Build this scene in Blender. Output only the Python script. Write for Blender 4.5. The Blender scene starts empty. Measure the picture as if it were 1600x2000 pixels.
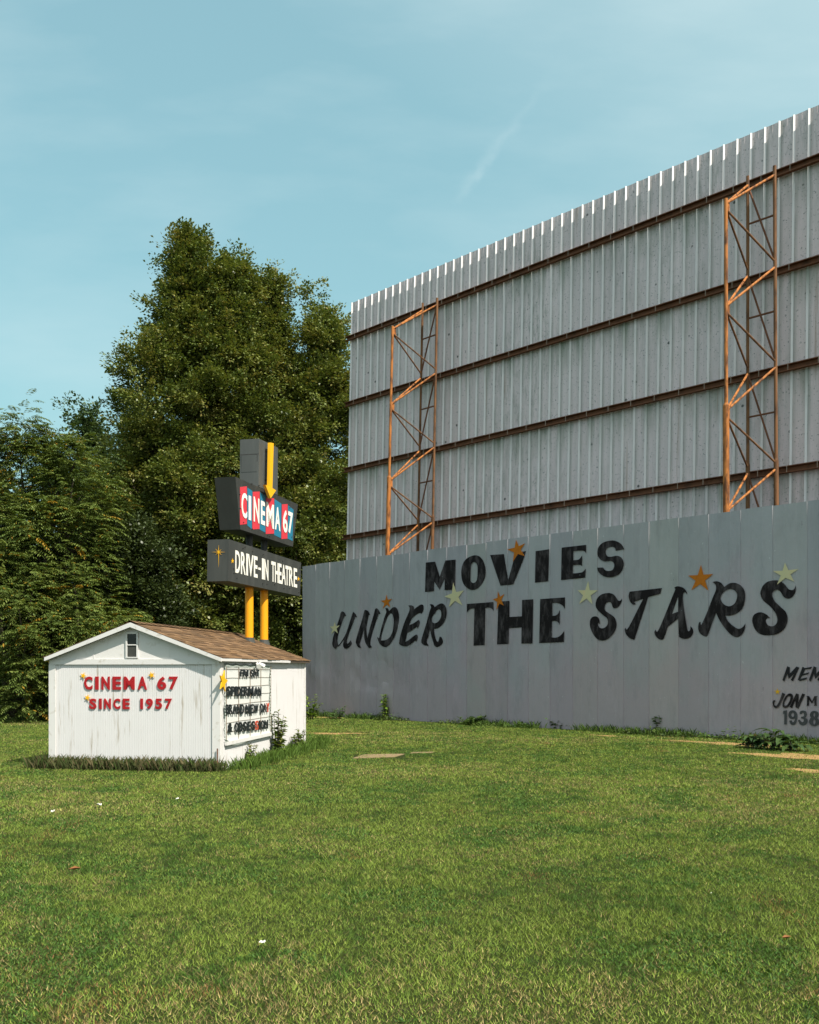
import bpy, math, random
import numpy as np
from mathutils import Vector, Matrix
from mathutils.geometry import tessellate_polygon

C = bpy.context.scene.collection
SC = bpy.context.scene
F, EYE, HZ, CX = 1800.0, 1.9, 1308.0, 800.0      # focal length and horizon of the 1600x2000 photograph

# ------------------------------------------------------------------ camera, sky, sun, exposure
cam = bpy.data.cameras.new('camera')
cam.sensor_width = 36.0
cam.lens = F / 2000 * 36.0
cam.shift_y = (HZ - 1000) / 2000
cam.clip_start, cam.clip_end = 0.1, 3000
co = bpy.data.objects.new('camera', cam); C.objects.link(co)
co.location = (0, 0, EYE); co.rotation_euler = (math.pi / 2, 0, 0)
SC.camera = co

SUN_AZ, SUN_EL = 133.9, 50.0                      # clockwise from +Y (view direction), elevation
sa, se = math.radians(SUN_AZ), math.radians(SUN_EL)
SUNV = Vector((math.sin(sa) * math.cos(se), math.cos(sa) * math.cos(se), math.sin(se)))
sl = bpy.data.lights.new('sun', 'SUN'); sl.energy = 3.6; sl.angle = math.radians(0.5); sl.color = (1.0, 0.93, 0.82)
so = bpy.data.objects.new('sun', sl); C.objects.link(so); so.rotation_euler = SUNV.to_track_quat('Z', 'Y').to_euler()
so.location = (20, -20, 40)

SC.view_settings.view_transform = 'Standard'; SC.view_settings.look = 'None'
SC.view_settings.exposure = 0.98; SC.view_settings.gamma = 1.0

world = bpy.data.worlds.new('World'); SC.world = world; world.use_nodes = True
def build_world():
    nt = world.node_tree; N = nt.nodes; L = nt.links; N.clear()
    out = N.new('ShaderNodeOutputWorld'); bg = N.new('ShaderNodeBackground'); bg.inputs[1].default_value = 0.15
    sky = N.new('ShaderNodeTexSky'); sky.sky_type = 'NISHITA'; sky.sun_disc = False
    sky.sun_elevation = se; sky.sun_rotation = sa; sky.altitude = 100; sky.air_density = 1.0; sky.dust_density = 6.0; sky.ozone_density = 1.0
    tint = N.new('ShaderNodeMix'); tint.data_type = 'RGBA'; tint.blend_type = 'MULTIPLY'; tint.inputs[0].default_value = 1
    tint.inputs[7].default_value = (0.97, 1.46, 1.31, 1)
    gm = N.new('ShaderNodeGamma'); gm.inputs[1].default_value = 0.55; L.new(sky.outputs[0], gm.inputs[0]); L.new(gm.outputs[0], tint.inputs[6])
    tc = N.new('ShaderNodeTexCoord'); sx = N.new('ShaderNodeSeparateXYZ'); L.new(tc.outputs['Generated'], sx.inputs[0])
    def M(op, a, b=None, clamp=False):
        m = N.new('ShaderNodeMath'); m.operation = op; m.use_clamp = clamp
        for i, v in enumerate((a, b)):
            if v is None: continue
            if isinstance(v, (int, float)): m.inputs[i].default_value = v
            else: L.new(v, m.inputs[i])
        return m.outputs[0]
    yy = M('MAXIMUM', sx.outputs[1], 0.05)
    a = M('DIVIDE', sx.outputs[0], yy); b = M('DIVIDE', sx.outputs[2], yy)
    # old condensation trail: a soft streak between two sky directions
    p0, p1 = (0.045, 0.505), (0.185, 0.685)
    dx, dy = p1[0] - p0[0], p1[1] - p0[1]; ln = math.hypot(dx, dy); dx /= ln; dy /= ln
    ua = M('SUBTRACT', a, p0[0]); ub = M('SUBTRACT', b, p0[1])
    s = M('DIVIDE', M('ADD', M('MULTIPLY', ua, dx), M('MULTIPLY', ub, dy)), ln)
    q = M('SUBTRACT', M('MULTIPLY', ua, -dy), M('MULTIPLY', ub, -dx))
    cmb = N.new('ShaderNodeCombineXYZ'); L.new(a, cmb.inputs[0]); L.new(b, cmb.inputs[1])
    nz = N.new('ShaderNodeTexNoise'); nz.inputs['Scale'].default_value = 38; nz.inputs['Detail'].default_value = 5
    L.new(cmb.outputs[0], nz.inputs['Vector'])
    q2 = M('ADD', q, M('MULTIPLY', M('SUBTRACT', nz.outputs[0], 0.5), 0.022))
    band = M('POWER', 2.718, M('MULTIPLY', M('MULTIPLY', q2, q2), -42000.0))
    win = M('MULTIPLY', M('MULTIPLY', s, 5.0, True), M('POWER', M('SUBTRACT', 1.0, s, True), 1.7))
    trail = M('MULTIPLY', M('MULTIPLY', band, win), M('MULTIPLY', nz.outputs[0], 0.36))
    mp = N.new('ShaderNodeMapping'); mp.inputs['Rotation'].default_value = (0, 0, 0.6); mp.inputs['Scale'].default_value = (1.6, 5.0, 1)
    L.new(cmb.outputs[0], mp.inputs[0])
    n2 = N.new('ShaderNodeTexNoise'); n2.inputs['Scale'].default_value = 1.6; n2.inputs['Detail'].default_value = 6
    L.new(mp.outputs[0], n2.inputs['Vector'])
    ci = M('MULTIPLY', M('SUBTRACT', n2.outputs[0], 0.45, True), 0.85)
    vd = N.new('ShaderNodeVectorMath'); vd.operation = 'DOT_PRODUCT'; L.new(tc.outputs['Generated'], vd.inputs[0]); vd.inputs[1].default_value = SUNV
    glow = M('MULTIPLY', M('SUBTRACT', vd.outputs['Value'], 0.03, True), 1.5)      # thin haze brightening towards the sun
    mask = M('ADD', M('ADD', trail, ci), glow, True)
    mx = N.new('ShaderNodeMix'); mx.data_type = 'RGBA'; mx.inputs[7].default_value = (2.7, 3.2, 3.25, 1)
    L.new(mask, mx.inputs[0]); L.new(tint.outputs[2], mx.inputs[6])
    L.new(mx.outputs[2], bg.inputs[0]); L.new(bg.outputs[0], out.inputs[0])
build_world()

# ------------------------------------------------------------------ helpers
rng = np.random.default_rng(7)
random.seed(7)

def new_mat(name):
    m = bpy.data.materials.new(name); m.use_nodes = True
    nt = m.node_tree; bs = nt.nodes['Principled BSDF']
    return m, nt, bs

class NB:
    """small node builder"""
    def __init__(s, nt): s.N, s.L = nt.nodes, nt.links
    def coord(s, scale=(1, 1, 1), rot=(0, 0, 0)):
        tc = s.N.new('ShaderNodeTexCoord'); mp = s.N.new('ShaderNodeMapping')
        mp.inputs['Scale'].default_value = scale; mp.inputs['Rotation'].default_value = rot
        s.L.new(tc.outputs['Object'], mp.inputs[0]); return mp.outputs[0]
    def noise(s, vec, scale, detail=4, rough=0.55):
        n = s.N.new('ShaderNodeTexNoise'); n.inputs['Scale'].default_value = scale; n.inputs['Detail'].default_value = detail
        n.inputs['Roughness'].default_value = rough; s.L.new(vec, n.inputs['Vector']); return n.outputs[0]
    def ramp(s, fac, lo, hi):
        r = s.N.new('ShaderNodeMapRange'); r.inputs[1].default_value = lo; r.inputs[2].default_value = hi
        s.L.new(fac, r.inputs[0]); return r.outputs[0]
    def mul(s, a, b):
        m = s.N.new('ShaderNodeMath'); m.operation = 'MULTIPLY'
        for i, v in enumerate((a, b)):
            if isinstance(v, (int, float)): m.inputs[i].default_value = v
            else: s.L.new(v, m.inputs[i])
        return m.outputs[0]
    def mix(s, fac, a, b, blend='MIX'):
        m = s.N.new('ShaderNodeMix'); m.data_type = 'RGBA'; m.blend_type = blend
        if isinstance(fac, (int, float)): m.inputs[0].default_value = fac
        else: s.L.new(fac, m.inputs[0])
        for i, v in ((6, a), (7, b)):
            if isinstance(v, tuple): m.inputs[i].default_value = (*v[:3], 1)
            else: s.L.new(v, m.inputs[i])
        return m.outputs[2]
    def attr(s, name):
        a = s.N.new('ShaderNodeAttribute'); a.attribute_name = name; return a.outputs['Color']
    def bump(s, bs, h, dist, strength=0.6):
        b = s.N.new('ShaderNodeBump'); b.inputs['Distance'].default_value = dist; b.inputs['Strength'].default_value = strength
        s.L.new(h, b.inputs['Height']); s.L.new(b.outputs[0], bs.inputs['Normal'])

def paint(name, col, rough=0.55, dirt=(0.2, 0.17, 0.12), amount=0.25, scale=3.0, streak=(1, 1, 1), bump=0.0, spec=0.3, lo=0.5, hi=0.75):
    m, nt, bs = new_mat(name); b = NB(nt)
    v = b.coord(streak)
    n = b.noise(v, scale, 6, 0.6)
    f = b.mul(b.ramp(n, lo, hi), amount)
    n2 = b.noise(b.coord(), scale * 0.35, 3)
    c = b.mix(b.mul(n2, 0.35), col, tuple(min(1, x * 1.25) for x in col))
    c = b.mix(f, c, dirt)
    b.L.new(c, bs.inputs['Base Color']); bs.inputs['Roughness'].default_value = rough; bs.inputs['Specular IOR Level'].default_value = spec
    if bump: b.bump(bs, n, bump)
    return m

WORLDLOC = {}
def tag(o, label=None, cat=None, group=None, kind=None):
    if label: o['label'] = label
    if cat: o['category'] = cat
    if group: o['group'] = group
    if kind: o['kind'] = kind
    return o

def empty(name, loc, label, cat, group=None):
    o = bpy.data.objects.new(name, None); C.objects.link(o); o.location = loc; o.empty_display_size = 0.3
    WORLDLOC[o.name] = Vector(loc)
    return tag(o, label, cat, group)

def mk(name, verts, faces, mat, parent=None, base=None, smooth=False, tint=None):
    """one mesh object; verts are world coordinates"""
    v = np.asarray(verts, dtype=np.float32).reshape(-1, 3)
    if parent is not None: org = WORLDLOC[parent.name]
    else: org = Vector(base) if base is not None else Vector((0, 0, 0))
    v = v - np.array(org, dtype=np.float32)
    me = bpy.data.meshes.new(name)
    if isinstance(faces, np.ndarray):
        k = faces.shape[1]; nf = faces.shape[0]
        me.vertices.add(len(v)); me.vertices.foreach_set('co', v.ravel())
        me.loops.add(nf * k); me.loops.foreach_set('vertex_index', faces.astype(np.int32).ravel())
        me.polygons.add(nf); me.polygons.foreach_set('loop_start', np.arange(0, nf * k, k, dtype=np.int32))
        me.update(calc_edges=True)
    else:
        me.from_pydata(v.tolist(), [], faces); me.update()
    if tint is not None:
        t = np.ones((len(v), 4), dtype=np.float32); t[:, :3] = tint
        a = me.color_attributes.new('tint', 'FLOAT_COLOR', 'POINT'); a.data.foreach_set('color', t.ravel())
    if smooth: me.polygons.foreach_set('use_smooth', np.ones(len(me.polygons), dtype=bool))
    me.materials.append(mat)
    o = bpy.data.objects.new(name, me); C.objects.link(o)
    if parent is not None: o.parent = parent
    else: o.location = org
    WORLDLOC[o.name] = org
    return o

class MB:
    def __init__(s): s.v = []; s.f = []
    def quadbox(s, o, a, b, c):
        """box from corner o with edge vectors a, b, c"""
        o, a, b, c = Vector(o), Vector(a), Vector(b), Vector(c)
        i = len(s.v)
        s.v += [o, o + a, o + a + b, o + b, o + c, o + a + c, o + a + b + c, o + b + c]
        q = [(0, 3, 2, 1), (4, 5, 6, 7), (0, 1, 5, 4), (1, 2, 6, 5), (2, 3, 7, 6), (3, 0, 4, 7)]
        if a.cross(b).dot(c) < 0: q = [t[::-1] for t in q]
        s.f += [tuple(i + k for k in t) for t in q]
    def tube(s, p, q, r, r2=None, n=8):
        p, q = Vector(p), Vector(q); r2 = r if r2 is None else r2
        d = (q - p).normalized(); u = d.orthogonal().normalized(); w = d.cross(u); i = len(s.v)
        for c, rr in ((p, r), (q, r2)):
            for k in range(n):
                t = 2 * math.pi * k / n; s.v.append(c + u * math.cos(t) * rr + w * math.sin(t) * rr)
        for k in range(n): s.f.append((i + k, i + (k + 1) % n, i + n + (k + 1) % n, i + n + k))
        s.f.append(tuple(i + k for k in range(n))[::-1]); s.f.append(tuple(i + n + k for k in range(n)))
    def path(s, pts, r, n=6):
        for a, b in zip(pts[:-1], pts[1:]): s.tube(a, b, r, r, n)
    def prism(s, poly, d, holes=()):
        """flat polygon (world points) with thickness vector d (front face at poly+d), back open face closed"""
        d = Vector(d); loops = [[Vector(p) for p in poly]] + [[Vector(p) for p in h] for h in holes]
        tris = tessellate_polygon(loops); flat = [p for l in loops for p in l]; i = len(s.v); n = len(flat)
        s.v += flat + [p + d for p in flat]
        for t in tris:
            nn = (flat[t[1]] - flat[t[0]]).cross(flat[t[2]] - flat[t[0]])
            t = tuple(t) if nn.dot(d) > 0 else tuple(t)[::-1]
            s.f.append(tuple(i + n + k for k in t)); s.f.append(tuple(i + k for k in t)[::-1])
        st = i
        for l in loops:
            m = len(l)
            for k in range(m): s.f.append((st + k, st + (k + 1) % m, st + n + (k + 1) % m, st + n + k))
            st += m
    def build(s, name, mat, parent=None, base=None, smooth=False, tint=None):
        import bmesh
        o = mk(name, [tuple(p) for p in s.v], s.f, mat, parent, base, smooth, tint)
        bm = bmesh.new(); bm.from_mesh(o.data); bmesh.ops.recalc_face_normals(bm, faces=bm.faces); bm.to_mesh(o.data); bm.free()
        return o

def ray(x, y): return Vector(((x - CX) / F, 1.0, (HZ - y) / F))
EYEP = Vector((0, 0, EYE))
def on_plane(x, y, P0, n):
    d = ray(x, y); return EYEP + d * ((Vector(P0) - EYEP).dot(n) / d.dot(n))
def at_depth(x, y, Y): return EYEP + ray(x, y) * Y
def on_ground(x, y): return on_plane(x, y, (0, 0, 0), Vector((0, 0, 1)))

def smooth_poly(pts, sub=4):
    """closed outline; points with a third item are sharp corners, the rest are rounded (Catmull-Rom)"""
    n = len(pts); out = []
    P = [Vector((p[0], p[1])) for p in pts]; cor = [len(p) > 2 for p in pts]
    for i in range(n):
        a, b = P[i], P[(i + 1) % n]
        ta = (b - P[i - 1]) * 0.5 if not cor[i] else (b - a) * 0.6
        tb = (P[(i + 2) % n] - a) * 0.5 if not cor[(i + 1) % n] else (b - a) * 0.6
        out.append((a.x, a.y))
        if cor[i] and cor[(i + 1) % n]: continue
        for k in range(1, sub):
            t = k / sub; t2, t3 = t * t, t * t * t
            p = a * (2 * t3 - 3 * t2 + 1) + ta * (t3 - 2 * t2 + t) + b * (-2 * t3 + 3 * t2) + tb * (t3 - t2)
            out.append((p.x, p.y))
    return out

_glyphs = {}
def glyph(ch, off=0.02):
    key = (ch, off)
    if key in _glyphs: return _glyphs[key]
    cu = bpy.data.curves.new('g', 'FONT'); cu.body = ch; cu.extrude = 0.5; cu.offset = off; cu.resolution_u = 4
    ob = bpy.data.objects.new('g', cu); C.objects.link(ob)
    dg = bpy.context.evaluated_depsgraph_get(); dg.update()
    me = ob.evaluated_get(dg).to_mesh()
    v = np.array([tuple(x.co) for x in me.vertices]); f = [tuple(p.vertices) for p in me.polygons]
    ob.evaluated_get(dg).to_mesh_clear()
    bpy.data.objects.remove(ob); bpy.data.curves.remove(cu)
    lo, hi = v.min(0), v.max(0); v = (v - lo) / np.maximum(hi - lo, 1e-6)
    _glyphs[key] = (v, f); return _glyphs[key]

def letter_px(ch, xl, xr, yt, yb, P0, n, e1, depth, mat, parent, off=0.02, name='letter', jit=0.0):
    """raised letter filling a box seen at these photo pixels on the plane (P0, n); e1 = reading direction"""
    xm, ym = (xl + xr) / 2, (yt + yb) / 2
    a = on_plane(xl, ym, P0, n); b = on_plane(xr, ym, P0, n); t = on_plane(xm, yt, P0, n); bt = on_plane(xm, yb, P0, n)
    w = (b - a).dot(e1); h = t.z - bt.z
    v, f = glyph(ch, off)
    o = Vector((a.x, a.y, bt.z))
    ang = random.uniform(-jit, jit)
    W = []
    for x, y, z in v:
        xx, yy = (x - .5) * w, (y - .5) * h
        xx, yy = xx * math.cos(ang) - yy * math.sin(ang), xx * math.sin(ang) + yy * math.cos(ang)
        W.append(o + e1 * (xx + w / 2) + Vector((0, 0, yy + h / 2)) + n * (z * depth + 0.003))
    return mk(name, [tuple(p) for p in W], f, mat, parent)

def star_pts(tips, k=0.45):
    c = Vector((sum(t[0] for t in tips) / 5, sum(t[1] for t in tips) / 5)); out = []
    for i in range(5):
        a, b = Vector(tips[i][:2]), Vector(tips[(i + 1) % 5][:2]); out += [tuple(a), tuple(c + ((a + b) / 2 - c) * k)]
    return out
def star_tips(cx, cy, r, rot=0, sx=1.0):
    return [(cx + sx * r * math.sin(rot + 2 * math.pi * i / 5), cy - r * math.cos(rot + 2 * math.pi * i / 5)) for i in range(5)]

_vn = {}
def vnoise(x, y, seed=0):
    """smooth value noise in numpy"""
    if seed not in _vn: _vn[seed] = np.random.default_rng(seed).random((256, 256)).astype(np.float32)
    r = _vn[seed]
    xi, yi = np.floor(x).astype(int), np.floor(y).astype(int); fx, fy = x - xi, y - yi
    fx = fx * fx * (3 - 2 * fx); fy = fy * fy * (3 - 2 * fy)
    g = lambda i, j: r[i % 256, j % 256]
    return (g(xi, yi) * (1 - fx) + g(xi + 1, yi) * fx) * (1 - fy) + (g(xi, yi + 1) * (1 - fx) + g(xi + 1, yi + 1) * fx) * fy

# ------------------------------------------------------------------ materials
def leaf_mat(name, trans=0.3, rough=0.5, spec=0.25):
    m, nt, bs = new_mat(name); b = NB(nt)
    c = b.attr('tint'); b.L.new(c, bs.inputs['Base Color']); bs.inputs['Roughness'].default_value = rough
    bs.inputs['Specular IOR Level'].default_value = spec
    tr = b.N.new('ShaderNodeBsdfTranslucent'); b.L.new(b.mix(1.0, c, (1.25, 1.2, 0.55), 'MULTIPLY'), tr.inputs[0])
    ms = b.N.new('ShaderNodeMixShader'); ms.inputs[0].default_value = trans
    b.L.new(bs.outputs[0], ms.inputs[1]); b.L.new(tr.outputs[0], ms.inputs[2])
    b.L.new(ms.outputs[0], b.N['Material Output'].inputs[0]); return m
M_LEAF = leaf_mat('tree_leaves', 0.20, 0.42, 0.4)
M_GRASS = leaf_mat('grass_blades', 0.22, 0.6, 0.15)
M_BARK = paint('bark', (0.07, 0.055, 0.04), 0.9, (0.03, 0.025, 0.02), 0.7, 5, (3, 3, 0.5), 0.03)

def lawn_mat():
    m, nt, bs = new_mat('lawn_soil'); b = NB(nt); v = b.coord()
    c = b.mix(b.ramp(b.noise(v, 0.35, 5), 0.35, 0.65), (0.028, 0.042, 0.009), (0.048, 0.054, 0.015))
    c = b.mix(b.mul(b.ramp(b.noise(v, 3.0, 6), 0.5, 0.75), 0.6), c, (0.10, 0.085, 0.035))
    c = b.mix(b.ramp(b.noise(v, 40, 3), 0.35, 0.7), c, (0.018, 0.028, 0.006))
    b.L.new(c, bs.inputs['Base Color']); bs.inputs['Roughness'].default_value = 0.9; bs.inputs['Specular IOR Level'].default_value = 0.1
    b.bump(bs, b.noise(v, 60, 4), 0.03, 0.8); return m
M_LAWN = lawn_mat()
M_SOIL = paint('bare_soil', (0.36, 0.215, 0.095), 0.95, (0.16, 0.12, 0.05), 0.8, 9, (1, 1, 1), 0.02, 0.1)
M_SLAB = paint('worn_concrete', (0.235, 0.17, 0.095), 0.9, (0.12, 0.12, 0.05), 0.7, 5, (1, 1, 1), 0.01, 0.15)

def screen_mat():
    m, nt, bs = new_mat('galvanised_screen_sheet'); b = NB(nt)
    v = b.coord(); vs = b.coord((1, 1, 0.12))
    c = b.mix(b.ramp(b.noise(vs, 1.3, 5), 0.3, 0.7), (0.66, 0.55, 0.57), (0.76, 0.64, 0.66))
    c = b.mix(b.mul(b.ramp(b.noise(vs, 3.2, 6, 0.65), 0.5, 0.8), 0.3), c, (0.26, 0.30, 0.27))
    big = b.ramp(b.noise(b.coord((1, 1, 0.5)), 0.25, 3), 0.42, 0.66)
    c = b.mix(b.mul(b.mul(b.ramp(b.noise(b.coord((1, 1, 0.25)), 6, 6, 0.7), 0.48, 0.66), big), 0.55), c, (0.13, 0.17, 0.13))
    c = b.mix(b.mul(b.ramp(b.noise(v, 15, 3, 0.7), 0.605, 0.66), 0.75), c, (0.10, 0.11, 0.11))
    vo = b.N.new('ShaderNodeTexVoronoi'); vo.inputs['Scale'].default_value = 1.3; b.L.new(v, vo.inputs['Vector'])
    c = b.mix(b.mul(b.ramp(vo.outputs['Distance'], 0.075, 0.05), 0.9), c, (0.03, 0.03, 0.03))
    sx = b.N.new('ShaderNodeSeparateXYZ'); b.L.new(v, sx.inputs[0])
    def M(op, p, q):
        n = b.N.new('ShaderNodeMath'); n.operation = op
        for i, w in enumerate((p, q)):
            if isinstance(w, (int, float)): n.inputs[i].default_value = w
            elif w is not None: b.L.new(w, n.inputs[i])
        return n.outputs[0]
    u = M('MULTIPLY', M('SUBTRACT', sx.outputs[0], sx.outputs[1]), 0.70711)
    wn = b.N.new('ShaderNodeTexWhiteNoise'); wn.noise_dimensions = '1D'; b.L.new(M('FLOOR', M('DIVIDE', u, 0.874), None), wn.inputs['W'])
    c = b.mix(b.mul(wn.outputs[0], 0.14), c, (0.30, 0.29, 0.30))                  # sheets of different age
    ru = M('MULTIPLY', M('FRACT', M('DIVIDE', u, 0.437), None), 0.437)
    c = b.mix(b.mul(b.mul(b.ramp(ru, 0.17, 0.065), b.ramp(b.noise(b.coord((1, 1, 0.2)), 2.0, 5, 0.7), 0.25, 0.55)), 0.72), c, (0.20, 0.22, 0.20))   # darker, broken strip beside each rib
    c = b.mix(b.mul(b.ramp(ru, 0.062, 0.052), 0.9), c, (0.82, 0.79, 0.80))                                                                        # highlight painted into the colour along each rib
    t = M('FRACT', M('DIVIDE', M('SUBTRACT', 16.55, sx.outputs[2]), 2.95), None)   # streaky dark green tone, strongest just below each girder
    green_streaks = b.mul(b.ramp(t, 0.42, 0.0), b.ramp(b.noise(b.coord((1, 1, 0.10)), 2.6, 6, 0.7), 0.40, 0.66))
    c = b.mix(b.mul(green_streaks, 0.85), c, (0.16, 0.20, 0.14))
    c = b.mix(b.mul(b.ramp(b.noise(b.coord((1, 1, 0.03)), 4.5, 3, 0.6), 0.66, 0.74), 0.5), c, (0.30, 0.20, 0.14))
    b.L.new(c, bs.inputs['Base Color']); bs.inputs['Roughness'].default_value = 0.55; bs.inputs['Specular IOR Level'].default_value = 0.35
    b.bump(bs, b.noise(b.coord((1, 1, 0.4)), 1.5, 3), 0.03, 0.5)
    return m
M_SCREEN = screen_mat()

def fence_mat():
    m, nt, bs = new_mat('grey_painted_sheet_metal'); b = NB(nt)
    v = b.coord(); vs = b.coord((1, 1, 0.05))
    c = b.mix(b.ramp(b.noise(vs, 1.9, 5), 0.3, 0.7), (0.368, 0.362, 0.380), (0.430, 0.412, 0.432))
    sx = b.N.new('ShaderNodeSeparateXYZ'); b.L.new(v, sx.inputs[0])
    hh = b.N.new('ShaderNodeMath'); hh.operation = 'MULTIPLY_ADD'; hh.inputs[1].default_value = -0.30; b.L.new(sx.outputs[2], hh.inputs[0])
    b.L.new(b.mul(b.noise(b.coord((0.8, 0.8, 0.5)), 0.8, 4), 3.2), hh.inputs[2])
    low = b.ramp(hh.outputs[0], 0.35, 1.25)                       # the older, rosier coat low down, with a ragged edge
    c = b.mix(b.mul(low, 0.85), c, (0.450, 0.362, 0.398))
    c = b.mix(b.mul(b.ramp(b.noise(b.coord((1, 1, 0.25)), 3.0, 7, 0.75), 0.50, 0.72), 0.40), c, (0.24, 0.23, 0.24))
    c = b.mix(b.mul(b.ramp(b.noise(b.coord((1, 1, 0.10)), 7.0, 5, 0.7), 0.60, 0.75), 0.35), c, (0.42, 0.43, 0.43))
    c = b.mix(b.mul(b.ramp(b.noise(b.coord((1, 1, 0.4)), 12, 5, 0.7), 0.69, 0.72), 0.8), c, (0.07, 0.07, 0.075))
    c = b.mix(b.mul(b.ramp(b.noise(v, 13, 3, 0.6), 0.71, 0.74), 0.9), c, (0.62, 0.62, 0.62))
    c = b.mix(1.0, c, b.attr('tint'), 'MULTIPLY')
    b.L.new(c, bs.inputs['Base Color']); bs.inputs['Roughness'].default_value = 0.55; bs.inputs['Specular IOR Level'].default_value = 0.3
    b.bump(bs, b.noise(b.coord((1, 1, 0.6)), 1.1, 5, 0.6), 0.06, 0.7)
    return m
M_FENCE = fence_mat()

def brush_mat(name, a, bcol, chip=(0.25, 0.27, 0.27)):
    m, nt, bs = new_mat(name); b = NB(nt)
    c = b.mix(b.ramp(b.noise(b.coord((1, 1, 0.35)), 4.5, 6, 0.7), 0.47, 0.66), a, bcol)
    c = b.mix(b.ramp(b.noise(b.coord(), 11, 3, 0.6), 0.735, 0.76), c, chip)
    b.L.new(c, bs.inputs['Base Color']); bs.inputs['Roughness'].default_value = 0.8; bs.inputs['Specular IOR Level'].default_value = 0.1
    return m
M_BLACK = brush_mat('brushed_black_paint', (0.016, 0.013, 0.014), (0.078, 0.066, 0.070))
M_FADED = brush_mat('faded_grey_paint', (0.075, 0.073, 0.078), (0.10, 0.098, 0.103))
M_SOFTBLACK = brush_mat('thin_black_paint', (0.024, 0.023, 0.026), (0.055, 0.053, 0.056))
M_PALESTAR = brush_mat('pale_yellow_paint', (0.62, 0.56, 0.34), (0.68, 0.54, 0.32))
M_ORSTAR = brush_mat('orange_paint', (0.52, 0.16, 0.018), (0.34, 0.10, 0.012), (0.3, 0.2, 0.1))
M_RUSTOR = paint('orange_rusty_steel', (0.42, 0.155, 0.040), 0.7, (0.10, 0.042, 0.02), 0.95, 9, (1, 1, 0.25), 0.004, 0.2, 0.44, 0.62)
M_RUSTSHADE = paint('shaded_rusty_steel', (0.19, 0.090, 0.040), 0.7, (0.07, 0.035, 0.02), 0.9, 6, (1, 1, 0.3), 0.004, 0.2, 0.46, 0.66)  # rusty tower steel with shade painted in, for back legs and downward braces
M_RUSTDK = paint('dark_rusty_steel', (0.165, 0.070, 0.038), 0.75, (0.055, 0.028, 0.02), 0.9, 4, (1, 1, 1), 0.004, 0.2)
M_CLIP = paint('zinc_clip', (0.30, 0.26, 0.22), 0.5)
M_SIDING = paint('white_peeling_siding', (0.65, 0.635, 0.635), 0.65, (0.30, 0.24, 0.16), 0.85, 7, (1.6, 1.6, 0.13), 0.002, 0.25, 0.60, 0.74)
M_TRIM = paint('white_trim_paint', (0.64, 0.625, 0.61), 0.6, (0.38, 0.33, 0.25), 0.6, 8, (1, 1, 1), 0.001, 0.25, 0.58, 0.72)
M_STUCCO = paint('white_rough_gable_board', (0.655, 0.635, 0.62), 0.8, (0.45, 0.40, 0.32), 0.5, 6, (1, 1, 1), 0.006, 0.2, 0.58, 0.75)
M_RED = paint('red_sign_letter', (0.36, 0.012, 0.016), 0.5, (0.22, 0.012, 0.012), 0.3, 4)
M_YEL = paint('yellow_star_paint', (0.80, 0.42, 0.008), 0.5, (0.6, 0.35, 0.03), 0.3, 4)
M_SIGNDK = paint('charcoal_sign_cabinet', (0.032, 0.034, 0.031), 0.55, (0.062, 0.064, 0.058), 0.6, 3, (1, 1, 0.2), 0.004, 0.35, 0.45, 0.75)
M_SIGNLT = paint('faded_charcoal_pylon', (0.066, 0.071, 0.069), 0.5, (0.11, 0.115, 0.11), 0.6, 3, (1, 1, 0.2), 0.004, 0.35, 0.45, 0.75)
M_SIGNMD = paint('charcoal_lower_cabinet', (0.043, 0.046, 0.043), 0.55, (0.085, 0.088, 0.08), 0.6, 3, (1, 1, 0.2), 0.004, 0.3, 0.45, 0.75)
M_SIGNRED = paint('red_sign_panel', (0.60, 0.042, 0.060), 0.5, (0.45, 0.05, 0.06), 0.3, 5)
M_TEAL = paint('teal_sign_panel', (0.018, 0.17, 0.27), 0.5, (0.03, 0.15, 0.22), 0.3, 5)
M_WHITELET = paint('white_sign_letter', (0.80, 0.78, 0.70), 0.5, (0.45, 0.42, 0.36), 0.5, 9, (1, 1, 0.4), 0, 0.3, 0.58, 0.72)
M_POLE = paint('yellow_orange_pole', (0.82, 0.33, 0.008), 0.45, (0.60, 0.26, 0.02), 0.45, 4, (1, 1, 0.4), 0.003)
M_DKPOST = paint('dark_post', (0.03, 0.03, 0.03), 0.6)
M_MARQLET = paint('black_marquee_letter', (0.014, 0.018, 0.020), 0.4, (0.03, 0.04, 0.04), 0.4, 6)
M_MARQRED = paint('red_marquee_letter', (0.45, 0.06, 0.03), 0.45)
M_MARQBOARD = paint('white_marquee_board', (0.66, 0.67, 0.64), 0.55, (0.5, 0.46, 0.38), 0.4, 6, (1, 1, 0.3), 0, 0.3, 0.6, 0.75)
M_WIRE = paint('rusty_wire', (0.26, 0.20, 0.15), 0.7)
M_GREENWIRE = paint('green_light_cable', (0.02, 0.045, 0.032), 0.5)
M_BULB = paint('clear_bulb', (0.55, 0.60, 0.55), 0.2, spec=0.6)
M_GLASS = paint('dark_window_glass', (0.012, 0.014, 0.016), 0.12, (0.05, 0.05, 0.05), 0.3, 5, spec=0.6)
M_DKBOARD = paint('dark_grey_board', (0.045, 0.048, 0.044), 0.7)
M_LITTER = paint('white_paper', (0.62, 0.61, 0.57), 0.7)
M_BROWNLEAF = paint('dead_brown_leaf', (0.22, 0.09, 0.03), 0.8)
M_LAMP = paint('white_lamp_housing', (0.78, 0.78, 0.75), 0.35)

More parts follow.
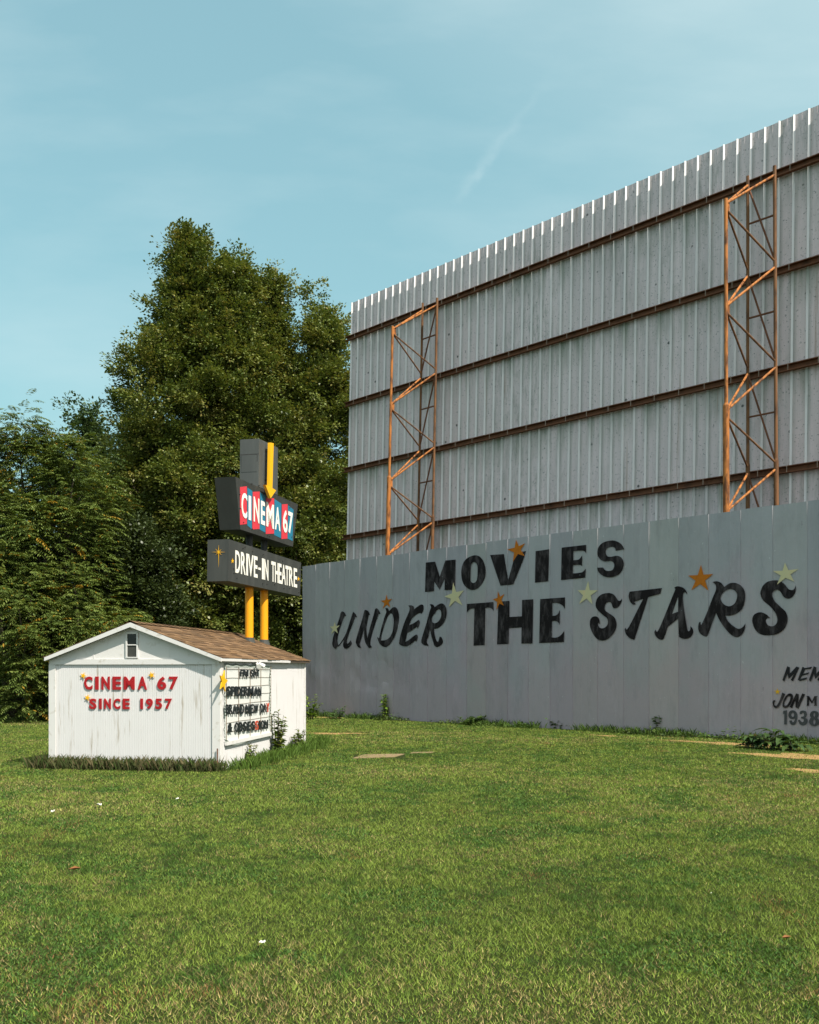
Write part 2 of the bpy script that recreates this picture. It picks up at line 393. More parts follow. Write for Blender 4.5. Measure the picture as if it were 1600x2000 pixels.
def shingle_mat():
    m, nt, bs = new_mat('brown_asphalt_shingles'); b = NB(nt); v = b.coord()
    c = b.mix(b.mul(b.ramp(b.noise(v, 90, 2), 0.4, 0.7), 0.5), b.attr('tint'), (0.12, 0.08, 0.05))
    c = b.mix(b.mul(b.ramp(b.noise(v, 2.5, 5), 0.5, 0.75), 0.5), c, (0.09, 0.065, 0.045))
    b.L.new(c, bs.inputs['Base Color']); bs.inputs['Roughness'].default_value = 0.95; bs.inputs['Specular IOR Level'].default_value = 0.1
    b.bump(bs, b.noise(v, 120, 2), 0.004, 0.8); return m
M_SHINGLE = shingle_mat()

# ------------------------------------------------------------------ frames shared by ground, fence and screen
S2 = math.sqrt(0.5)
T45 = Vector((S2, -S2, 0)); N45 = Vector((-S2, -S2, 0))          # along the fence towards the right and near; out towards the lawn
DNF, DNS = 61500.0, 68500.0
def plane45(dn, xr):                                               # point at ground level seen in column xr
    Y = dn / (xr + 1800.0); return Vector((xr * Y / F, Y, 0))
FO = plane45(DNF, 591 - CX)
SO = plane45(DNS, 676 - CX)

# shed frame
SHC = Vector((-370 * 17.36 / F, 17.36, 0))                          # front right corner
SHS = Vector((300, 1800, 0)).normalized()                         # along the long side, receding
SHF = Vector((-SHS.y, SHS.x, 0))                                  # along the front towards the left
SHW, SHL = 3.475, 5.80
EAVE, PEAK = 2.13, 2.78
UP = Vector((0, 0, 1))
def SH(a, l, z=0.0, out=0.0): return SHC + SHF * a + SHS * l + UP * z
def in_shed(x, y, m=0.0):
    dx, dy = x - SHC.x, y - SHC.y
    a = dx * SHF.x + dy * SHF.y; l = dx * SHS.x + dy * SHS.y
    return (a > -m) & (a < SHW + m) & (l > -m) & (l < SHL + m)
def fence_dist(x, y): return (x - FO.x) * N45.x + (y - FO.y) * N45.y     # >0 on the lawn side

# ------------------------------------------------------------------ ground, soil patches, slab
tag(mk('ground', [(-600, -60, 0), (600, -60, 0), (600, 1200, 0), (-600, 1200, 0)], [(0, 1, 2, 3)], M_LAWN), kind='structure')

PATCHES = [  # photo pixel centre, half sizes in metres
    (1425, 1453, 1.4, 0.45), (1562, 1478, 1.2, 0.60), (1180, 1437, 0.5, 0.15), (1592, 1506, 0.5, 0.32),
    (655, 1433, 0.75, 0.36), (640, 1402, 0.9, 0.2), (500, 1494, 0.3, 0.12)]
def soil_patch(i, px, py, rx, ry):
    c = on_ground(px, py); r = np.random.default_rng(40 + i); n = 40
    al = T45 if px > 900 else Vector((1, 0, 0)); ac = N45 if px > 900 else Vector((0, 1, 0))
    ph = r.random(6) * 6.28
    pts = []
    for k in range(n):
        t = 2 * math.pi * k / n; q = 1 + 0.22 * math.sin(3 * t + ph[0]) + 0.15 * math.sin(5 * t + ph[1]) + 0.12 * math.sin(9 * t + ph[2])
        pts.append(c + al * (rx * q * math.cos(t)) + ac * (ry * q * math.sin(t)) + UP * (0.004 + 0.0006 * i))
    tag(mk('soil', [tuple(p) for p in pts], [tuple(range(n))], M_SOIL), kind='structure')
    return (c, al, ac, rx, ry)
PINFO = [soil_patch(i, *p) for i, p in enumerate(PATCHES)]
def slab():
    b = MB()
    b.prism([on_ground(*p) for p in ((688, 1482), (770, 1479), (792, 1473), (712, 1474))], (0, 0, 0.012))
    b.prism([on_ground(*p) for p in ((800, 1472), (842, 1471), (850, 1469), (808, 1469.5))], (0, 0, 0.012))
    o = b.build('pavement', M_SLAB); tag(o, kind='structure')
slab()

# ------------------------------------------------------------------ lawn grass (stuff)
def grass():
    n = 1350000
    Ys = np.linspace(4.0, 44.0, 2000)
    dens = 6000 * np.minimum(1.0, (7.5 / Ys) ** 1.6) * (0.89 * Ys + 4.0)
    cdf = np.cumsum(dens); cdf /= cdf[-1]
    Y = np.interp(rng.random(n), cdf, Ys); X = (rng.random(n) - 0.5) * (0.89 * Y + 4.0)
    keep = (fence_dist(X, Y) > 0.02) | (Y > 46)
    keep &= ~in_shed(X, Y, 0.02)
    for c, al, ac, rx, ry in PINFO:
        dx, dy = X - c.x, Y - c.y
        d = ((dx * al.x + dy * al.y) / rx) ** 2 + ((dx * ac.x + dy * ac.y) / ry) ** 2
        d = d + (vnoise(X * 4, Y * 4, 33) - 0.5) * 1.5; keep &= (d > 1.0) | (rng.random(n) < 0.33 + 0.6 * np.clip(d - 0.45, 0, 1))
    sl1, sl2 = on_ground(688, 1482), on_ground(792, 1473)
    keep &= ~((X > sl1.x) & (X < sl2.x) & (Y > sl1.y + 0.03) & (Y < sl2.y - 0.03) & (rng.random(n) < 0.35 + 0.6 * (vnoise(X * 3, Y * 3, 41) > 0.42)))
    X, Y = X[keep], Y[keep]; n = len(X)
    far = np.maximum(1.0, Y / 8.0)
    tuft = vnoise(X * 5, Y * 5, 3)
    h = (0.010 + 0.019 * rng.random(n) + 0.024 * tuft ** 2 * rng.random(n) ** 2) * (0.75 + 0.5 * vnoise(X * 1.6, Y * 1.6, 5)) * far ** 0.2
    w = 0.0023 * far ** 0.80 * (0.7 + 0.7 * rng.random(n))
    wd = (vnoise(X * 1.3 + 70, Y * 1.3, 51) * 0.7 + 0.3 * vnoise(X * 6, Y * 6, 52) > 0.62) & (rng.random(n) < 0.4)      # clover and plantain among the grass
    w = np.where(wd, w * 3.2, w); h = np.where(wd, h * 0.62, h)
    th = rng.random(n) * 2 * np.pi; lean = h * (0.25 + 1.35 * rng.random(n)); lt = rng.random(n) * 2 * np.pi
    v = np.zeros((n, 3, 3), dtype=np.float32)
    v[:, 0, 0] = X - np.cos(th) * w; v[:, 0, 1] = Y - np.sin(th) * w
    v[:, 1, 0] = X + np.cos(th) * w; v[:, 1, 1] = Y + np.sin(th) * w
    v[:, 2, 0] = X + np.cos(lt) * lean; v[:, 2, 1] = Y + np.sin(lt) * lean; v[:, 2, 2] = h
    g = np.array([0.100, 0.166, 0.024]); g2 = np.array([0.235, 0.288, 0.056]); dk = np.array([0.058, 0.128, 0.020]); dry = np.array([0.34, 0.26, 0.115]); rust = np.array([0.24, 0.12, 0.05])
    q = (0.24 * vnoise(X * 0.9, Y * 0.55, 9) + 0.36 * vnoise(X * 2.9, Y * 2.3, 19) + 0.40 * vnoise(X * 9, Y * 8, 20))[:, None]; q2 = (0.5 * vnoise(X * 2.6 + 9, Y * 2.2, 11) + 0.5 * vnoise(X * 8 + 9, Y * 6, 12))[:, None]; q3 = vnoise(X * 0.22 + 5, Y * 0.40, 17)[:, None]; q = (q - 0.5) * 1.9 + 0.53
    u = rng.random((n, 1))
    col = g * (1 - u) + g2 * u
    col = np.where(q < 0.48, col * (1 - np.clip((0.48 - q) * 2.4, 0, 0.85)) + dk * np.clip((0.48 - q) * 2.4, 0, 0.85), col)
    pd = np.clip(0.04 + 0.75 * (q2 - 0.48) + 0.55 * (q3 - 0.45), 0.035, 0.6)
    isd = rng.random((n, 1)) < pd
    col = np.where(isd, dry * (0.6 + 0.6 * rng.random((n, 1))), col)
    isr = rng.random((n, 1)) < np.clip((vnoise(X * 1.7 + 31, Y * 1.3, 23)[:, None] - 0.84) * 1.8, 0, 0.22)
    col = np.where(isr, rust, col)
    col = col * (0.40 + 1.35 * rng.random((n, 1))) * (0.93 + 0.12 * q) * (0.86 + 0.26 * q3)
    col = np.where(wd[:, None], np.array([0.062, 0.128, 0.026]) * (0.6 + 0.8 * rng.random((n, 1))), col)
    fl = rng.random(n) < 0.00003 * np.clip(vnoise(X * 0.8 + 3, Y * 0.8, 29) * 2 - 0.5, 0, 1)
    col[fl] = (0.7, 0.7, 0.62); v[fl, :2, 2] += 0.03; v[fl, 0, 0] -= 0.004; v[fl, 1, 0] += 0.004; col[fl] = (0.55, 0.55, 0.48)
    tint = np.repeat(col[:, None, :], 3, 1).reshape(-1, 3)
    o = mk('grass', v.reshape(-1, 3), np.arange(n * 3).reshape(-1, 3), M_GRASS, tint=tint)
    tag(o, 'short mown green lawn grass with dry yellowish patches', 'grass', kind='stuff')
grass()

# ------------------------------------------------------------------ sheet profile helper
def sheet(prof, z0, z1, org, e1, n, thick, lean=None, zsplit=1):
    """prof: list of (u, w) along e1; extruded from z0 to z1, closed at the back by thickness"""
    b = MB(); m = len(prof)
    lw = lean or (lambda z: 0.0)
    zs = [z0 + (z1 - z0) * k / zsplit for k in range(zsplit + 1)]
    P = lambda u, w, z: org + e1 * u + n * (w + lw(z)) + UP * z
    for z in zs: b.v += [P(u, w, z) for u, w in prof]
    for k in range(zsplit):
        for i in range(m - 1): b.f.append((k * m + i, k * m + i + 1, (k + 1) * m + i + 1, (k + 1) * m + i))
    s = len(b.v)
    for z in zs: b.v += [P(u, min(p[1] for p in prof) - thick, z) for u in (prof[0][0], prof[-1][0])]
    for k in range(zsplit): b.f.append((s + 2 * k + 1, s + 2 * k, s + 2 * k + 2, s + 2 * k + 3))
    for k in range(zsplit):
        b.f.append((s + 2 * k, k * m, (k + 1) * m, s + 2 * k + 2)); b.f.append((k * m + m - 1, s + 2 * k + 1, s + 2 * k + 3, (k + 1) * m + m - 1))
    b.f.append(tuple([s + 1, s] + list(range(m)))[::-1]); t = zsplit * m
    b.f.append(tuple([s + 2 * zsplit, s + 2 * zsplit + 1] + [t + i for i in range(m)][::-1]))
    return b

# ------------------------------------------------------------------ movie screen (seen from the back)
SCW, SCTOP = 24.0, 18.27
lean = lambda z: -(z - 4.0) * 0.026
def movie_screen():
    t = empty('movie_screen', SO, 'tall ribbed metal drive-in movie screen seen from behind, with rusty brown girders', 'movie screen')
    prof = []; u = 0.0; p = 0.437
    while u < SCW:
        prof += [(u, 0.0), (u + 0.004, 0.062), (u + 0.016, 0.062), (u + 0.050, 0.014), (u + 0.125, 0.001), (u + 0.13, 0.0), (u + 0.235, 0.0), (u + 0.238, 0.004), (u + 0.246, 0.004), (u + 0.249, 0.0)]; u += p
    prof.append((u, 0.0))
    bb = sheet(prof, 0.6, SCTOP, SO, T45, N45, 0.04, lean, 6)
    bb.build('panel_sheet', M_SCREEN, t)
    for h in (14.75, 11.80, 8.86, 5.86, 2.90):
        z = EYE + h; g = MB(); w0 = lean(z) + 0.066
        o = SO + T45 * -0.22 + N45 * w0 + UP * (z - 0.10)
        g.quadbox(o, T45 * (u + 0.44), N45 * 0.13, UP * 0.025)
        g.quadbox(o + UP * 0.027, T45 * (u + 0.44), N45 * 0.02, UP * 0.146)
        g.quadbox(o + UP * 0.175, T45 * (u + 0.44), N45 * 0.13, UP * 0.025)
        go = g.build('girder', M_RUSTDK, t)
        k = 0.22
        while k < SCW:
            c = MB(); c.quadbox(SO + T45 * (k + 0.2) + N45 * (w0 + 0.13) + UP * (z - 0.09), T45 * 0.012, N45 * 0.006, UP * 0.215)
            c.build('clip', M_CLIP, go); k += p * 2
movie_screen()

# ------------------------------------------------------------------ lattice towers holding the screen
def tower(fl, bl, br, swap, label):
    """fl, bl, br: photo pixels (top, bottom) of front, back left and back right leg"""
    PB = SO + N45 * 0.30; PF = SO + N45 * 2.20
    def leg(p, P0): return on_plane(*p[0], P0, N45), on_plane(*p[1], P0, N45)
    f0, f1 = leg(fl, PF); l0, l1 = leg(bl, PB); r0, r1 = leg(br, PB)
    def pt(a, b, z): return a + (b - a) * ((z - a.z) / (b.z - a.z))
    t = empty('support_tower', pt(f0, f1, 0.0), label, 'support tower', 'steel support towers')
    def legm(a, b, mat, thick_from, r1_, r2_):
        m = MB(); m.tube(pt(a, b, thick_from - .05), a, r1_, None, 10); m.tube(pt(a, b, 0.0), pt(a, b, thick_from), r2_, None, 12)
        m.tube(pt(a, b, thick_from), pt(a, b, thick_from + 0.08), r2_, r1_, 12)
        m.build('leg', mat, t, smooth=False)
    legm(f0, f1, M_RUSTOR, EYE + 7.45, 0.052, 0.088)
    legm(l0, l1, M_RUSTSHADE, EYE + 6.1, 0.048, 0.062)
    legm(r0, r1, M_RUSTSHADE, EYE + 6.1, 0.050, 0.070)
    back = [EYE + h for h in (14.55, 11.85, 8.92, 5.95, 3.0)]
    front = [EYE + h for h in (13.1, 10.2, 7.25, 4.4, 1.5)]
    for k in range(5):
        for a, b in ((l0, l1), (r0, r1)):
            br_ = MB(); br_.tube(pt(f0, f1, front[k] + 0.06), pt(a, b, back[k] - 0.08), 0.034)
            br_.build('brace', M_RUSTOR, t)
            if k < 4:
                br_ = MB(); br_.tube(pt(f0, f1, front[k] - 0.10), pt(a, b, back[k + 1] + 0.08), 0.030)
                br_.build('brace', M_RUSTSHADE, t)
        gp = MB()
        for zz in (front[k],):
            c = pt(f0, f1, zz); gp.quadbox(c + N45 * -0.16 + T45 * 0.02 + UP * -0.14, N45 * 0.14, T45 * 0.012, UP * 0.28)
        gp.build('gusset_plate', M_RUSTOR, t)
        if k < 4:
            zm = (back[k] + back[k + 1]) / 2 + 0.1
            m = MB(); m.tube(pt(l0, l1, zm), pt(r0, r1, zm), 0.030); m.build('rung', M_RUSTDK, t)
            m = MB()
            if swap: m.tube(pt(r0, r1, back[k] - .1), pt(l0, l1, back[k + 1] + .1), 0.030)
            else: m.tube(pt(l0, l1, back[k] - .1), pt(r0, r1, back[k + 1] + .1), 0.030)
            m.build('diagonal_bar', M_RUSTDK, t)
tower(((767, 637), (757, 1081)), ((825.5, 592), (816, 1074)), ((854, 582), (844.5, 1071)), True,
      'rusty orange lattice tower near the left edge of the ribbed screen')
tower(((1418, 388), (1418.6, 997)), ((1460.7, 344), (1460.7, 990)), ((1513, 324), (1516.5, 987)), False,
      'rusty orange lattice tower above the final letters of STARS')

# ------------------------------------------------------------------ painted grey fence
FTOP = 6.26
FW = 0.024
def fence():
    t = empty('metal_fence', FO, 'long grey sheet metal fence painted with black MOVIES UNDER THE STARS lettering', 'fence')
    b = MB(); r = np.random.default_rng(3); u = 0.0; k = 0
    pan = MB(); ptint = []
    while u < 44.0:
        w = 0.86 + 0.10 * r.random(); dz = r.normal(0, 0.012)
        st = 0.014 + 0.004 * (k % 2)
        # one sheet laps over the next: rises slowly, then steps back facing right
        O = FO + T45 * u
        nz = 34
        zs = [0.0 + r.random() * 0.02] + [FTOP * j / nz for j in range(1, nz)] + [FTOP + dz]
        cols = [(0.0, 0.0), (w * 0.33, st * 0.35), (w * 0.335, st * 0.35 + 0.003), (w * 0.36, st * 0.35 + 0.003), (w * 0.365, st * 0.4), (w * 0.66, st * 0.68), (w * 0.665, st * 0.68 + 0.003), (w * 0.69, st * 0.68 + 0.003), (w * 0.695, st * 0.72), (w, st), (w + 0.001, 0.0)]
        i = len(pan.v); m = len(cols)
        for z in zs:
            row = []
            for a, c in cols:
                uu = u + a
                amp = 0.085 * max(0.0, 1 - abs(z - 1.75) / 1.1) * max(0.0, min(1.0, (7.5 - uu) / 2.5)) + 0.006
                dn = vnoise(np.array([uu * 1.15]), np.array([z * 1.6]), 77)[0] - 0.62
                dn2 = vnoise(np.array([uu * 2.7]), np.array([z * 3.1]), 78)[0] - 0.62
                row.append(O + T45 * a + N45 * (c + min(0.0, amp * (dn + 0.5 * dn2) * 2)) + UP * z)
            pan.v += row
        for kz in range(len(zs) - 1):
            for j in range(m - 1): pan.f.append((i + kz * m + j, i + kz * m + j + 1, i + (kz + 1) * m + j + 1, i + (kz + 1) * m + j))
        i2 = len(pan.v); top = i + (len(zs) - 1) * m
        pan.v += [O + N45 * -0.05 + UP * zs[-1], O + T45 * (w + .001) + N45 * -0.05 + UP * zs[-1], O + N45 * -0.05, O + T45 * (w + .001) + N45 * -0.05]
        pan.f.append(tuple([top + j for j in range(m)] + [i2 + 1, i2])); pan.f.append((i2, i2 + 1, i2 + 3, i2 + 2))
        if k == 0: pan.f.append(tuple([i2 + 2] + [i + kz * m for kz in range(len(zs))] + [i2]))
        tn = 0.95 + r.normal(0, 0.022); nv = len(pan.v) - i
        ptint += [(tn, tn * (1 + r.normal(0, .012)), tn * (1 + r.normal(0, .015)))] * nv
        u += w + 0.001; k += 1
    o = mk('metal_panels', [tuple(p) for p in pan.v], pan.f, M_FENCE, t, tint=np.array(ptint), smooth=True)
    o.data.set_sharp_from_angle(angle=math.radians(25))
    end = u
    for uu in np.arange(0.4, end, 2.7):
        m = MB(); m.quadbox(FO + T45 * uu + N45 * -0.17, T45 * 0.12, N45 * 0.115, UP * (FTOP - 0.15)); m.build('post', M_RUSTDK, t)
    for z in (1.2, 3.2, 5.4):
        m = MB(); m.quadbox(FO + T45 * 0.02 + N45 * -0.225 + UP * z, T45 * (end - .05), N45 * 0.05, UP * 0.14); m.build('rail', M_RUSTDK, t)
    # painted words and stars
    WP = FO + N45 * FW
    def word(name, letters, base, sc, mat, lift=0.0):
        m = MB()
        for L in letters:
            loops = L if isinstance(L[0], list) else [L]
            q = [[on_plane(base[0] + x / sc, base[1] + y / sc, WP + N45 * lift, N45) for x, y in smooth_poly(l)] for l in loops]
            m.prism(q[0], N45 * 0.003, q[1:])
        return m.build(name, mat, t)
    M_ = [(95,470,1),(238,455,1),(313,690,1),(400,437,1),(560,423,1),(550,890,1),(388,900,1),(390,725,1),(312,895,1),(225,765,1),(222,915,1),(82,930,1)]
    O_ = [[(870,355),(940,380),(1000,460),(1030,590),(1015,720),(950,830),(880,885),(800,895),(720,850),(670,770),(650,650),(660,530),(710,430),(790,375)],
          [(850,460),(890,490),(905,560),(900,700),(880,765),(835,790),(800,765),(790,720),(792,600),(800,510),(820,475)]]
    V_ = [(1100,352,1),(1315,337,1),(1382,745,1),(1500,318,1),(1660,290,1),(1628,400,1),(1460,810,1),(1262,830,1)]
    s2 = 8 / 7.273
    sh = lambda l: [((x * s2 + 1600), y * s2, *c) for x, y, *c in l]
    I_ = sh([(192,265,1),(385,238,1),(370,693,1),(182,712,1)])
    E_ = sh([(562,215,1),(908,175,1),(908,298,1),(885,265),(830,255),(725,265,1),(725,395,1),(790,388),(820,370),(852,325,1),(850,480,1),(820,458),(720,462,1),(720,582,1),(800,575),(860,560),(903,515,1),(897,640,1),(553,675,1)])
    S_ = sh([(1450,240,1),(1330,258,1),(1318,220),(1280,203),(1230,210),(1195,240),(1188,290),(1210,335),(1260,345),(1340,330),(1400,350),(1440,410),(1435,500),(1390,580),(1310,625),(1220,635),(1140,610),(1085,560),(1065,500,1),(1150,497,1),(1180,535),(1230,547),(1285,530),(1308,480),(1300,430),(1260,405),(1180,410),(1120,390),(1080,340),(1070,270),(1090,200),(1140,150),(1220,120),(1310,115),(1390,150),(1430,195)])
    word('lettering', [M_, O_, V_, I_, E_, S_], (820, 1040), 8, M_BLACK)
    U_ = [(190,294),(222,310),(240,355,1),(222,352,1),(190,430),(152,550),(130,640),(130,700),(142,738,1),(190,670),(240,580),(290,430),(320,335),(332,300,1),(362,325),(385,372,1),(360,366,1),(305,510),(255,650),(252,700),(264,715),(302,670,1),(313,718),(270,768),(235,780),(206,755),(203,712),(214,660,1),(180,705),(148,748),(128,752),(105,780),(75,760),(62,715),(70,640),(92,565),(126,465),(160,360),(172,312)]
    N_ = [(490,275),(530,292),(553,342,1),(535,340,1),(520,420),(506,500),(508,570),(520,640,1),(548,520),(600,340),(622,262),(655,262),(690,325,1),(665,325,1),(640,400),(582,580),(556,690),(560,735),(580,760,1),(540,768),(515,740),(490,690),(476,610),(480,505,1),(440,640),(420,710),(425,750),(437,770,1),(400,762),(375,720),(368,680),(400,560),(450,400),(475,300)]
    D_ = [[(750,248,1),(785,255),(802,290,1),(845,246),(885,240),(915,280),(930,360),(915,480),(880,600),(830,700),(780,750),(740,757),(690,730),(660,680),(645,625,1),(670,648,1),(700,510),(745,360),(765,300)],
          [(825,320),(852,350),(862,420),(850,540),(810,630),(750,668),(692,672,1),(704,600),(722,535),(745,460),(770,395),(795,345)]]
    E2 = [(1050,218,1),(1095,215),(1122,235),(1125,268,1),(1195,215),(1235,205),(1252,240),(1240,300),(1215,330,1),(1205,312),(1150,340),(1092,395),(1060,475,1),(1135,440),(1185,405),(1200,440),(1186,490),(1168,518,1),(1163,492),(1110,530),(1037,575,1),(1010,690,1),(1060,665),(1115,620),(1158,595),(1172,630),(1155,690,1),(1140,675),(1060,735),(1000,748),(950,732),(932,705),(950,600),(1000,440),(1060,300),(1072,250)]
    R_ = [[(1332,200,1),(1370,205),(1395,240,1),(1440,205),(1490,190),(1530,220),(1550,290),(1540,380),(1500,460),(1440,510),(1385,520,1),(1392,590),(1415,670),(1438,688),(1460,620,1),(1485,635),(1502,690),(1480,730),(1430,757),(1395,745),(1378,700),(1350,610),(1332,512,1),(1312,615),(1292,690),(1315,740,1),(1260,735),(1220,690),(1240,600),(1290,440),(1330,290),(1347,240)],
          [(1450,265),(1475,290),(1480,350),(1455,410),(1410,445),(1370,440),(1355,405),(1368,350),(1400,318),(1418,282)]]
    word('lettering', [U_, N_, D_, E2, R_], (640, 1150), 6.667, M_BLACK)
    T_ = [(90,215,1),(465,187,1),(468,320,1),(455,295),(425,272),(385,265),(350,272,1),(340,800,1),(183,807,1),(195,280,1),(150,280),(115,300),(90,340,1)]
    H_ = [(535,183,1),(690,170,1),(690,400,1),(870,390,1),(872,158,1),(1030,148,1),(1018,775,1),(862,777,1),(865,548,1),(683,558,1),(678,782,1),(517,790,1)]
    E3 = [(1130,145,1),(1482,122,1),(1480,285,1),(1450,240),(1400,208),(1350,198),(1300,200,1),(1300,385,1),(1350,378),(1385,350),(1408,298,1),(1405,515,1),(1390,480),(1350,455),(1295,455,1),(1292,690,1),(1360,692),(1420,660),(1470,600,1),(1465,755,1),(1115,770,1)]
    word('lettering', [T_, H_, E3], (900, 1150), 7.273, M_BLACK)
    S3 = [(635,460,1),(625,510),(590,565),(550,588),(515,575),(495,520),(470,505),(430,515),(410,560),(412,610),(460,650),(530,700),(560,770),(555,850),(510,930),(440,990),(370,1005),(310,985),(250,910),(218,820),(220,740),(250,700),(300,693),(335,725),(345,795,1),(330,775),(320,790),(335,830),(375,850),(420,830),(450,785),(440,720),(380,670),(310,600),(290,540),(310,460),(370,405),(460,387),(520,405),(560,450),(585,485),(612,488)]
    T3 = [(735,370,1),(1155,322,1),(1130,398,1),(975,440,1),(795,997,1),(740,980),(690,930),(668,870),(680,838,1),(700,862),(760,760),(830,620),(910,465,1),(810,495),(795,510),(812,530,1),(780,540),(740,500),(722,440),(725,395)]
    A3 = [[(1312,322,1),(1350,300),(1410,310),(1460,345),(1485,405,1),(1450,375),(1430,400),(1425,460),(1440,600),(1470,780),(1490,880),(1520,870),(1525,820,1),(1550,850),(1560,905),(1520,965),(1450,985),(1390,965),(1375,930),(1365,720,1),(1230,830,1),(1200,920),(1170,990),(1120,990),(1075,950),(1055,900),(1070,865,1),(1095,890),(1150,780),(1240,560),(1300,410),(1328,338)],
          [(1365,430,1),(1365,630,1),(1285,660,1)]]
    word('lettering', [S3, T3, A3], (1120, 1100), 6.667, M_BLACK)
    R4 = [[(318,288,1),(370,278),(425,300),(460,348,1),(520,305),(590,298),(660,330),(705,400),(710,490),(680,600),(620,660),(540,690),(472,690,1),(500,750),(560,810),(630,850),(680,830),(715,785,1),(705,860),(660,930),(600,950),(530,910),(460,830),(400,740),(362,655,1),(310,790),(260,930),(220,938),(170,905),(147,850),(155,780),(175,765,1),(186,800),(250,660),(320,480),(360,380),(355,320)],
          [(530,370),(585,390),(615,440),(600,520),(560,565),(510,578),(450,550),(415,490),(432,435),(470,395)]]
    S4 = [(1320,328,1),(1318,400),(1280,465),(1225,487),(1175,465),(1140,410),(1100,378),(1055,395),(1038,440),(1060,510),(1130,580),(1200,650),(1222,740),(1190,840),(1110,905),(1010,928),(910,920),(840,870),(800,780),(805,700),(850,660),(910,652),(970,680),(1012,722,1),(975,725),(960,755),(985,805),(1040,820),(1085,790),(1098,730),(1070,650),(1000,570),(930,510),(895,430),(915,350),(970,290),(1050,268),(1130,275),(1190,320),(1230,370),(1275,385),(1305,365)]
    word('lettering', [R4, S4], (1340, 1090), 6.154, M_BLACK)
    M5 = [(770,285,1),(840,310,1),(835,480,1),(1010,290,1),(1085,320,1),(920,675,1),(862,640,1),(950,480,1),(810,610,1),(775,480,1),(695,685,1),(645,640,1)]
    E5 = [(1170,295,1),(1230,330,1),(1415,295,1),(1390,350,1),(1245,365,1),(1185,480,1),(1345,440,1),(1320,490,1),(1160,530,1),(1115,610,1),(1290,570,1),(1270,630,1),(1100,670,1),(1045,630,1)]
    word('lettering', [M5, E5, [(x + 690, y, c) for x, y, c in M5]], (1480, 1280), 13.333, M_SOFTBLACK)
    J6 = [(640,970,1),(720,1005,1),(640,1170),(560,1320),(490,1375),(420,1340),(388,1240),(400,1180),(440,1165),(470,1190,1),(440,1215),(435,1280),(470,1310),(510,1290),(580,1150)]
    O6 = [[(850,990),(910,1030),(920,1110),(880,1230),(800,1340),(710,1370),(655,1330),(650,1240),(700,1110),(770,1020)],[(830,1060),(855,1090),(830,1190),(770,1290),(710,1310),(690,1270),(720,1180),(780,1080)]]
    N6 = [(1005,990,1),(1070,1010,1),(1060,1230,1),(1160,990,1),(1235,1015,1),(1060,1390,1),(985,1350,1),(985,1160,1),(895,1375,1),(835,1340,1)]
    M6 = [(1265,1060,1),(1340,1060,1),(1415,1195,1),(1480,1060,1),(1555,1060,1),(1555,1075,1),(1535,1085,1),(1535,1290,1),(1550,1310,1),(1465,1310,1),(1480,1290,1),(1480,1150,1),(1415,1260,1),(1335,1150,1),(1335,1290,1),(1345,1310,1),(1265,1310,1),(1285,1290,1),(1290,1085,1)]
    word('lettering', [J6, O6, N6, M6], (1480, 1280), 13.333, M_BLACK)
    n1 = [(665,1445,1),(765,1430,1),(760,1800,1),(690,1795,1),(695,1520,1),(665,1525,1)]
    n9 = [[(920,1430),(990,1460),(1030,1540),(1030,1650),(1000,1770),(940,1810),(860,1790),(820,1700,1),(885,1690,1),(900,1735),(930,1740),(960,1700),(970,1640,1),(910,1660),(840,1640),(800,1570),(820,1480),(860,1440)],[(915,1490),(950,1530),(945,1580),(915,1600),(880,1575),(875,1530)]]
    n3 = [(1090,1520,1),(1110,1455),(1180,1435),(1260,1460),(1285,1530),(1265,1600),(1240,1625,1),(1290,1660),(1300,1730),(1260,1800),(1180,1825),(1100,1790),(1055,1710),(1060,1680,1),(1100,1675,1),(1120,1710),(1165,1740),(1200,1710),(1195,1660),(1130,1640,1),(1130,1600,1),(1190,1590),(1210,1550),(1190,1500),(1150,1510),(1150,1535,1)]
    n8 = [[(1480,1445),(1560,1470),(1590,1530),(1570,1600),(1545,1632,1),(1590,1670),(1605,1740),(1570,1810),(1480,1845),(1400,1820),(1345,1760),(1340,1700),(1370,1640),(1390,1622,1),(1365,1570),(1370,1510),(1410,1460)],[(1475,1490),(1500,1540),(1475,1605),(1450,1545)],[(1475,1665),(1510,1720),(1475,1800),(1440,1725)]]
    word('lettering', [n1, n9, n3, n8], (1480, 1280), 13.333, M_FADED)
    def star(tips, base, sc, mat):
        p = [(x, y, 1) for x, y in star_pts(tips)]
        word('painted_star', [p], base, sc, mat, 0.005)
    star([(1008,1054),(1026,1061),(1025,1086),(1002,1097),(991,1073)], (0, 0), 1, M_ORSTAR)
    star([(768,78),(842,130),(815,238),(718,258),(692,155)], (640, 1150), 6.667, M_ORSTAR)
    star([(528,35),(622,72),(612,238),(508,300),(457,148)], (900, 1150), 7.273, M_ORSTAR)
    star([(180,82),(328,190),(270,390),(65,385),(25,210)], (1340, 1090), 6.154, M_ORSTAR)
    star([(95,430),(160,475),(135,580),(45,590),(28,490)], (640, 1150), 6.667, M_PALESTAR)
    star([(522,785),(690,905),(668,1140),(455,1165),(385,1000)], (820, 1040), 8, M_PALESTAR)
    star([(938,690),(1075,820),(1000,1020),(810,1015),(790,820)], (1020, 1040), 7.273, M_PALESTAR)
    star([(1190,55),(1355,130),(1300,280),(1095,318),(1045,155)], (1340, 1090), 6.154, M_PALESTAR)
    star(star_tips(515, 945, 85), (1480, 1280), 13.333, M_YEL)
fence()

